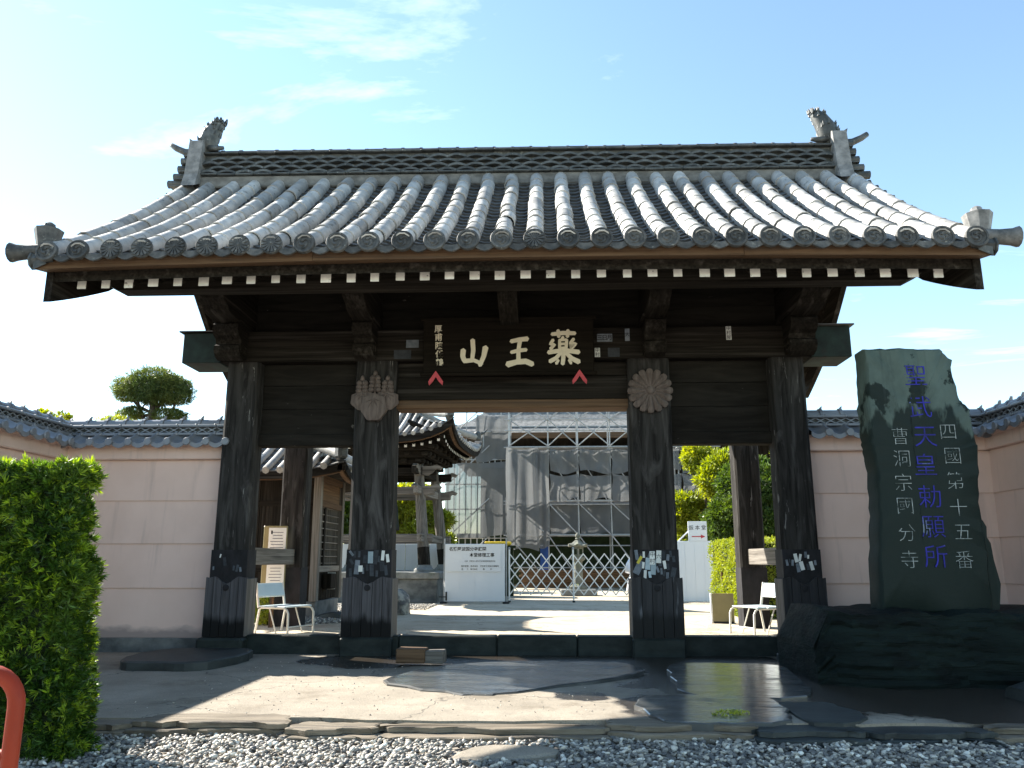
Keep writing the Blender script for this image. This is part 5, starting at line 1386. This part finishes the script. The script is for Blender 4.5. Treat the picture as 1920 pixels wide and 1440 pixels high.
# construction notice panel
pnl = thing('site_notice', 'white site panel with black construction notice beside the bell tower', 'sign', (-2.17, 25.1, .2))
m = MB(); m.box((0, 0, .92), (1.84, .06, 1.72), .012); m.build('panel', 'panelwhite', pnl)
for x in (-.46, 0, .46):
    m = MB(); m.box((x, -.032, .48), (.012, .01, .82)); m.build('panel_rib', 'panelwhite', pnl)
m = MB(); m.box((-.04, -.05, 1.36), (1.68, .02, .82), .004); sg_ = m.build('sign_face', 'panelwhite', pnl)
def line(par, s, x, z, size, y, mt='ink', off=.0):
    o = inst('lettering', text_mesh(s, size, .001, off, mt), par, (x, y, z), UP)
    return o
line(sg_, '名勝阿波国分寺庭園', -.22, 1.62, .128, -.064, 'ink', .002); line(sg_, '本堂修理工事', .22, 1.44, .128, -.064, 'ink', .002)
line(sg_, '主催　宗教法人国分寺名勝庭園整備委員会', .16, 1.26, .05, -.064, 'ink_grey'); line(sg_, '設計監理　株式会社　文化財工房設計事務所', .16, 1.11, .058, -.064, 'ink'); line(sg_, '施　　工　株式会社　　　鶴　　　井', .06, 1.02, .055, -.064, 'ink')
for x in (-.95, .96):
    m = MB(); m.tube([(x, .08, 0), (x, .08, 1.95)], .025, 8); m.build('post', 'steel', pnl, smooth=True, angle=50)
    m = MB(); m.box((x, .05, .03), (.2, .3, .06), .01); m.build('foot', 'black', pnl)
m = MB(); m.box((-.86, -.06, .22), (.05, .06, .26), .01); m.box((-.98, -.04, .2), (.2, .03, .03)); m.build('latch', 'black', pnl)

# folding barrier
ac = thing('folding_barrier', 'white aluminium concertina barrier across the courtyard', 'barrier', (-1.15, 26, .2))
W = 5.0; h0, h1 = .22, 1.50; nx = 15; dx = W / nx; run = 3.05 * dx
for k in range(-3, nx):
    for sg in (-1, 1):
        x0 = k * dx; x1 = x0 + run
        a = [x0, h0 if sg > 0 else h1]; b = [x1, h1 if sg > 0 else h0]
        if a[0] < 0: t = -a[0] / run; a = [0, a[1] + (b[1] - a[1]) * t]
        if b[0] > W: t = (W - a[0]) / (b[0] - a[0]); b = [W, a[1] + (b[1] - a[1]) * t]
        if k % 1 == 0 and b[0] - a[0] > .05:
            m = MB(); L = math.hypot(b[0] - a[0], b[1] - a[1]); m.box((0, 0, 0), (L, .012, .034), mat=Matrix.Translation(((a[0] + b[0]) / 2, -.012 * sg, (a[1] + b[1]) / 2)) @ Matrix.Rotation(-math.atan2(b[1] - a[1], b[0] - a[0]), 4, 'Y')); m.build('slat', 'alu', ac)
for x in (0, 2.02, W):
    m = MB(); m.tube([(x, -.05, .03), (x, -.05, 1.62)], .026, 8); p_ = m.build('post', 'alu', ac, smooth=True, angle=50)
    m = MB(); m.lathe([(.045, 0), (.045, .05), (.02, .06)], 8, (x, -.05, 0)); m.build('caster', 'black', p_)
    m = MB(); m.lathe([(.03, 1.62), (.04, 1.66), (.02, 1.70)], 8, (x, -.05, 0)); m.build('post_cap', 'steel', p_)

# stone lantern
ln = thing('stone_lantern', 'mossy stone lantern behind the concertina barrier', 'lantern', (1.22, 31, .2))
PH = R(30)
def lat(name, prof, n=6, sm=None):
    m = MB(); m.lathe(prof, n, phase=PH); return m.build(name, 'lantern', ln, smooth=sm is not None, angle=sm)
m = MB(); m.box((0, 0, .11), (1.35, 1.1, .22), .03); m.build('footing', 'greystone', ln)
lat('base', [(.36, .22), (.36, .32), (.25, .40), (.21, .44)]); lat('shaft', [(.19, .44), (.17, .75), (.18, .8), (.18, .86), (.165, .9), (.165, 1.22)], 12, 30)
lat('platform', [(.17, 1.22), (.31, 1.32), (.31, 1.40)]); fb = lat('fire_box', [(.24, 1.40), (.24, 1.46), (.235, 1.47), (.235, 1.72), (.245, 1.73), (.245, 1.78)])
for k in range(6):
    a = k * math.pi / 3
    mm = MB(); mm.box((0, 0, 0), (.02, .13, .2), mat=Matrix.Rotation(a, 4, 'Z') @ Matrix.Translation((.205, 0, 1.6))); mm.build('opening', 'hedge_core', fb)  # dark plate stands for the shade inside the fire box
m = MB(); vs = []
for (rad, z, tipz) in ((.40, 1.78, .06), (.41, 1.82, .08), (.27, 1.90, .02), (.14, 2.0, 0), (.1, 2.04, 0)):
    for k in range(12):
        a = k * math.pi / 6 + PH; cn = k % 2 == 0
        rr2 = rad if cn else rad * .9; vs.append((rr2 * math.cos(a), rr2 * math.sin(a), z + (tipz if cn else 0)))
m.add(vs, [(i * 12 + k, i * 12 + (k + 1) % 12, (i + 1) * 12 + (k + 1) % 12, (i + 1) * 12 + k) for i in range(4) for k in range(12)] + [tuple(range(12)), tuple(range(48, 60))]); m.build('roof', 'lantern', ln)
lat('finial', [(.07, 2.04), (.1, 2.08), (.06, 2.12), (.1, 2.17), (.09, 2.23), (.02, 2.31)], 10, 60)

# person in a white robe, mostly behind the flower crest pillar
pr = thing('person', 'person in a loose white robe standing beyond the slip covered pillar', 'person', (3.10, 27.6, .2))
def skin_body(name, joints, edges, mat, par, sub=2):
    me = bpy.data.meshes.new(name); me.from_pydata([j[:3] for j in joints], edges, []); o = bpy.data.objects.new(name, me); COL.objects.link(o)
    md = o.modifiers.new('skin', 'SKIN'); md.use_smooth_shade = True; o.modifiers.new('sub', 'SUBSURF').levels = sub
    for i, j in enumerate(joints): me.skin_vertices[0].data[i].radius = (j[3], j[4] if len(j) > 4 else j[3])
    me.skin_vertices[0].data[0].use_root = True
    bpy.context.view_layer.update(); dg = bpy.context.evaluated_depsgraph_get(); nm = bpy.data.meshes.new_from_object(o.evaluated_get(dg)); bpy.data.objects.remove(o)
    nm.materials.clear(); nm.materials.append(MT[mat]); return inst(name, nm, par)
skin_body('body', [(0, 0, .92, .14, .11), (0, 0, 1.15, .14, .10), (0, 0, 1.36, .16, .10), (0, -.01, 1.47, .055), (0, -.02, 1.55, .075, .09), (0, -.02, 1.66, .06, .08),
                   (.2, 0, 1.37, .055), (.27, -.03, 1.12, .042), (.26, -.14, .92, .034), (.26, -.19, .84, .03), (-.2, 0, 1.37, .055), (-.28, -.03, 1.12, .042), (-.27, -.14, .92, .034), (-.27, -.19, .84, .03),
                   (.1, 0, .86, .085), (.1, -.02, .48, .06), (.1, .01, .08, .042), (.1, -.13, .04, .035), (-.1, 0, .86, .085), (-.1, -.02, .48, .06), (-.1, .01, .08, .042), (-.1, -.13, .04, .035)],
          [(0, 1), (1, 2), (2, 3), (3, 4), (4, 5), (2, 6), (6, 7), (7, 8), (8, 9), (2, 10), (10, 11), (11, 12), (12, 13), (0, 14), (14, 15), (15, 16), (16, 17), (0, 18), (18, 19), (19, 20), (20, 21)], 'skin', pr)
m = MB(); m.lathe([(.42, .28), (.36, .6), (.27, .9), (.245, 1.1), (.25, 1.3), (.20, 1.42), (.08, 1.48)], 18); m.v = [(p[0], p[1] * .75, p[2]) for p in m.v]; m.rough(.012, 12, 2).build('robe', 'cloth', pr, smooth=True)
for sg in (-1, 1):
    m = MB(); m.tube([(sg * .17, 0, 1.40), (sg * .30, -.03, 1.15), (sg * .30, -.13, .92)], [.09, .12, .17], 12); m.build('sleeve', 'cloth', pr, smooth=True)
m = MB(); m.lathe([(.088, 1.60), (.098, 1.67), (.085, 1.74), (.04, 1.78)], 14); m.build('hair', 'hair', pr, smooth=True)

# direction sign and white panels beyond the right wing
rp = thing('direction_panel', 'white panels with red arrow sign beside the yellow green tree', 'sign', (4.75, 26.3, .2))
m = MB(); m.box((0, 0, .95), (1.14, .06, 1.88), .012); m.build('panel', 'panelwhite', rp)
for x in (-.3, 0, .3):
    m = MB(); m.box((x, -.033, .95), (.012, .01, 1.84)); m.build('panel_rib', 'panelwhite', rp)
m = MB(); m.box((.12, -.02, 2.20), (.60, .04, .62), .006); sf = m.build('sign_face', 'panelwhite', rp)
for i, c in enumerate('仮本堂'): line(sf, c, -.08 + .2 * i, 2.30, .16, -.044)
m = MB(); m.box((.08, -.045, 2.03), (.30, .008, .03)); m.prism([(.22, 1.97), (.36, 2.03), (.22, 2.09)], 'Y', -.049, -.041); m.build('arrow', 'red', sf)
m = MB(); m.tube([(-.5, .05, 1.88), (-.16, .03, 2.2)], .025, 6); m.build('brace', 'panelwhite', rp)
gp = thing('gold_board', 'olive gold board standing on the ground before the clipped hedge', 'board', (3.72, 17.6, .2), R(-8))
m = MB(); m.box((0, 0, .31), (.44, .04, .60), .008); m.build('board', 'gold_panel', gp); m = MB(); m.box((-.24, .06, .31), (.03, .16, .60)); m.build('side', 'panelwhite', gp)
m = MB(); m.box((0, .12, .02), (.4, .3, .04)); m.build('foot', 'black', gp)
stk = MB(); stk.tube([(0, 0, 0), (-.05, .02, 1.0)], .03, 6); tag(stk.build('wooden_stake', 'brown_z', None, (4.42, 20.6, .2)), 'thin wooden stake leaning beside the clipped bright hedge', 'stake')

# notice board behind the tie beam on the left
nb_ = thing('notice_board', 'narrow wooden notice board with white sheets behind the left tie beam', 'sign', (-5.42, 16.15, .2), R(12))
m = MB(); m.box((0, .04, 1.35), (.46, .10, 1.24), .01); m.build('board', 'gold_panel', nb_)
m = MB(); m.box((0, .06, .38), (.08, .06, .76)); m.build('post', 'brown_z', nb_)
for z, h in ((1.62, .62), (1.02, .42)):
    m = MB(); m.box((.04, -.015, z), (.34, .01, h)); s_ = m.build('sheet', 'paper', nb_)
    for i in range(int(h / .07)):
        mm = MB(); mm.box((.04 + random.uniform(-.01, .01), -.022, z + h / 2 - .09 - i * .06), (random.uniform(.18, .28), .004, .012)); mm.build('print_line', 'ink_grey', s_)
    if z > 1.5:
        mm = MB(); mm.box((-.07, -.022, z + h / 2 - .09), (.03, .005, .07)); mm.build('print_mark', 'ink', s_)

# bench seats either side
def bench(loc, rz, label, mir=1):
    t = thing('garden_chair', label, 'chair', loc, rz, 'painted steel seats inside the gate')
    s = mir
    m = MB(); m.box((0, 0, .72), (.60, .025, .22), .006, mat=Matrix.Translation((0, .31, .0)) @ Matrix.Translation((0, 0, .72)) @ Matrix.Rotation(R(-14), 4, 'X') @ Matrix.Translation((0, 0, -.72))); m.build('backrest', 'bench_blue', t)
    for y in (-.17, .02, .19):
        m = MB(); m.box((0, y, .445), (.62, .16, .022), .006); m.build('seat_slat', 'bench_blue', t)
    for x in (-.29, .29):
        m = MB(); m.tube([(x, .26, .42), (x, .33, .84)], .018, 8); m.build('back_post', 'bench_white', t, smooth=True, angle=50)
        m = MB(); m.tube([(x, .30, .0), (x, .24, .40), (x, .2, .425), (x, -.22, .425), (x, -.27, .40), (x, -.30, .34), (x, -.31, .0)], .016, 8); m.build('leg_frame', 'bench_white', t, smooth=True, angle=50)
        m = MB(); m.tube([(x, .05, .42), (x, -.1, .0)], .011, 6); m.build('strut', 'bench_white', t)
    m = MB(); m.tube([(-.29, .285, .60), (.29, .285, .60)], .012, 6); m.build('cross_bar', 'bench_white', t)
    m = MB(); m.tube([(-.29, -.30, .12), (.29, -.30, .12)], .012, 6); m.build('cross_bar', 'bench_white', t)
    t.scale = (1.18, 1.25, 1.06)
    return t
bench((-4.80, 15.1, .2), R(66), 'pale blue steel seat behind the opening beside the leaf crest pillar'); bench((3.85, 15.2, .2), R(-66), 'pale blue steel seat behind the opening beside the rock base')

boulder('garden_rock', 'pale pitted rock at the corner of the bell tower platform', [(-3.78 + .075 * i, 20.0 - .12 * math.sin(i * .5), 20.45 + .1 * math.sin(i), .15, .52 + .28 * math.sin(.6 + i * .42)) for i in range(7)], 'rock', .05, 9, 3)
boulder('flat_rock', 'low flat stone at the foot of the side hall wall', [(-5.15 + .1 * i, 18.6 - .1 * math.sin(i * .5), 19.1, .15, .24 + .1 * math.sin(.4 + i * .4)) for i in range(7)], 'darkstone', .03, 7, 6)

# ------------------------------------------------------------------ trees and shrubs
def tree(name, label, loc, clumps, trunk, leaf, dens, lsize, mats, seed, cat='tree', limbs=True, group=None):
    t = thing(name, label, cat, loc, 0, group)
    m = MB(); m.tube(trunk[0], trunk[1], 9); m.build('trunk', 'bark', t, smooth=True)
    if limbs:
        for i, c in enumerate(clumps):
            k = min(len(trunk[0]) - 1, 1 + i % (len(trunk[0]) - 1)); a = Vector(trunk[0][k]); b = Vector(c[:3])
            mid = a.lerp(b, .55) + Vector((0, 0, -.08)); rr3 = max(.02, trunk[1][k] * .5)
            mm = MB(); mm.tube([a, mid, b], [rr3, rr3 * .7, rr3 * .3], 6); mm.build('limb', 'bark', t, smooth=True)
    P, Nn = blob_points(clumps, dens, seed)
    V, Fq = leaves(P, Nn, lsize, lsize * leaf, .8, seed + 1, per=2)
    inst('crown', raw_mesh('crown', V, Fq, mats), t)
    return t
# cloud pruned pine above the left wall
tree('topiary_pine', 'cloud pruned pine with one broad crown above the left wall', (-10.15, 20, .2),
     [(-.05, 0, 5.88, .62, .6, .34), (-.55, 0, 5.68, .52, .5, .30), (.42, .0, 5.68, .55, .5, .32), (-.05, -.25, 5.62, .7, .5, .30), (.62, 0, 5.46, .38, .4, .22), (.1, 0, 5.38, .5, .4, .16), (-.72, 0, 5.52, .32, .3, .18), (.0, .2, 5.72, .9, .5, .3), (.42, 0, 4.96, .44, .35, .15), (.66, 0, 4.92, .25, .3, .12), (-.66, .1, 4.98, .32, .3, .15), (-.42, -.1, 5.03, .25, .3, .12)],
     ([(0, 0, 0), (-.05, 0, 2.5), (-.02, 0, 4.5), (.02, 0, 5.0), (-.02, 0, 5.5)], [.18, .15, .12, .1, .05]), .2, 1050, .085, 'pine_leaf', 5)
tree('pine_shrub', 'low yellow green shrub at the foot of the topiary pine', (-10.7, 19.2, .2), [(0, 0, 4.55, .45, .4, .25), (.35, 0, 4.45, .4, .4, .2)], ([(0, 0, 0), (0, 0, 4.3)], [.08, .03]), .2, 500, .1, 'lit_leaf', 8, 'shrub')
for i, (x, z, w) in enumerate(((-11.75, 4.72, .22), (-11.3, 4.66, .2))):
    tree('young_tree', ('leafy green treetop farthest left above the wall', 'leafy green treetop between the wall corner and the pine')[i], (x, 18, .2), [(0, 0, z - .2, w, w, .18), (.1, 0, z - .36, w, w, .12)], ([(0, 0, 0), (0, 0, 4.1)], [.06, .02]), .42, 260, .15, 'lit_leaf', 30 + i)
# trees beyond the right opening
def crown(cx, cy, zc, rx, ry, rz, n, seed, s=.42):
    r_ = random.Random(seed); out = []
    for i in range(n):
        a = r_.uniform(0, 6.28); h = r_.uniform(-1, 1); q = math.sqrt(max(0, 1 - h * h)) * r_.uniform(.45, .95)
        k = s * r_.uniform(.6, 1.2)
        out.append((cx + rx * q * math.cos(a), cy + ry * q * math.sin(a), zc + rz * h * .9, rx * k, ry * k, rz * k * .7))
    return out
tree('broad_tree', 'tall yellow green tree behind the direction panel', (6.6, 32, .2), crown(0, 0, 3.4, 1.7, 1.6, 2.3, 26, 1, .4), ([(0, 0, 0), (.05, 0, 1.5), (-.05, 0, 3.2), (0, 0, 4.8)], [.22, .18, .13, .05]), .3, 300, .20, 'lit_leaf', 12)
tree('broad_tree', 'dark green tree between the rear pillar and direction panel', (7.1, 27, .2), crown(0, 0, 2.6, 1.5, 1.4, 1.9, 20, 2, .42), ([(0, 0, 0), (.05, 0, 1.5), (0, 0, 3.2)], [.2, .15, .05]), .3, 300, .18, 'dark_leaf', 14)
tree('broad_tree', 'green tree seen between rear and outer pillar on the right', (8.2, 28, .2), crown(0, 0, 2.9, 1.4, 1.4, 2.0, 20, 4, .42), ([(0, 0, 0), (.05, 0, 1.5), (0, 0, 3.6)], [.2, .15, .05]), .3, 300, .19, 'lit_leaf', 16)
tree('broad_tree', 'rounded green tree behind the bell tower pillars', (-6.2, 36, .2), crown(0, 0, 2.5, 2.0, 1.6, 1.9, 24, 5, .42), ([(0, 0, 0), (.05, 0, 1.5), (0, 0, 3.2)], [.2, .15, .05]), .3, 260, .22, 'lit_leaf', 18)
tree('broad_tree', 'dark green tree at the left behind the bell tower pillars', (-9.4, 35, .2), crown(0, 0, 2.6, 2.0, 1.6, 2.2, 24, 6, .42), ([(0, 0, 0), (.05, 0, 1.5), (0, 0, 3.4)], [.2, .15, .05]), .3, 240, .22, 'dark_leaf', 20)
tree('broad_tree', 'dark green tree rising between the side hall roof and bell tower', (-10.5, 31, .2), crown(0, 0, 4.2, 2.4, 1.8, 2.2, 26, 8, .42), ([(0, 0, 0), (.05, 0, 2.5), (0, 0, 5)], [.25, .2, .06]), .3, 220, .24, 'dark_leaf', 24)
# clipped bright hedge on the right
def box_hedge(name, label, loc, rz, d, n, mat, seed, lsize=.06):
    t = thing(name, label, 'hedge', loc, rz); m = MB(); m.span((-d[0] / 2 + .05, -d[1] / 2 + .05, 0), (d[0] / 2 - .05, d[1] / 2 - .05, d[2] - .05)); m.build('twig_core', 'hedge_core', t)
    r_ = np.random.default_rng(seed); P = []; Nn = []
    for ax, sg, k in ((1, -1, d[0] * d[2]), (0, -1, d[1] * d[2]), (0, 1, d[1] * d[2]), (2, 1, d[0] * d[1])):
        q = int(n * k); p = r_.uniform(-.5, .5, (q, 3)) * np.array(d) + np.array([0, 0, d[2] / 2]); p[:, ax] = (sg * d[ax] / 2) if ax < 2 else d[2]
        p[:, ax] += r_.normal(0, .03, q) + .03 * np.sin(p.sum(1) * 7); v = np.zeros((q, 3)); v[:, ax] = sg; P.append(p); Nn.append(v)
    V, Fq = leaves(np.concatenate(P), np.concatenate(Nn), lsize, lsize * .4, .8, seed, per=3); inst('foliage', raw_mesh('foliage', V, Fq, mat), t); return t
box_hedge('clipped_hedge', 'bright yellow green clipped hedge behind the right seat', (5.55, 20.4, .2), R(6), (2.2, 2.6, 1.72), 700, 'hedge_lite', 3)
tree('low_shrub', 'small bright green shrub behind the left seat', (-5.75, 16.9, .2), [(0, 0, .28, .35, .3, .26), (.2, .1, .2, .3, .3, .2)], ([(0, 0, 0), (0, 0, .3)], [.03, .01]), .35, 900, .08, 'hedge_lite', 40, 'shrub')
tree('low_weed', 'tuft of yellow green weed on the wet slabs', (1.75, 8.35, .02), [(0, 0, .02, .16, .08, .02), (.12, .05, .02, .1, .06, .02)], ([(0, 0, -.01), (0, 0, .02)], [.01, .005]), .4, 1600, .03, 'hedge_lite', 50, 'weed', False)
# low hills and woods closing the view
hl = MB(); hx_ = np.linspace(-420, 420, 60); top = [(float(x), 260 + 30 * math.sin(x * .01), 6 + 7 * math.sin(x * .013 + 1) + 4 * math.sin(x * .031)) for x in hx_]
hl.strip([(p[0], p[1] - 60, -.2) for p in top], top); hl.strip(top, [(p[0], p[1] + 80, -.2) for p in top]); tag(hl.build('hills', 'dark_leaf'), kind='structure')
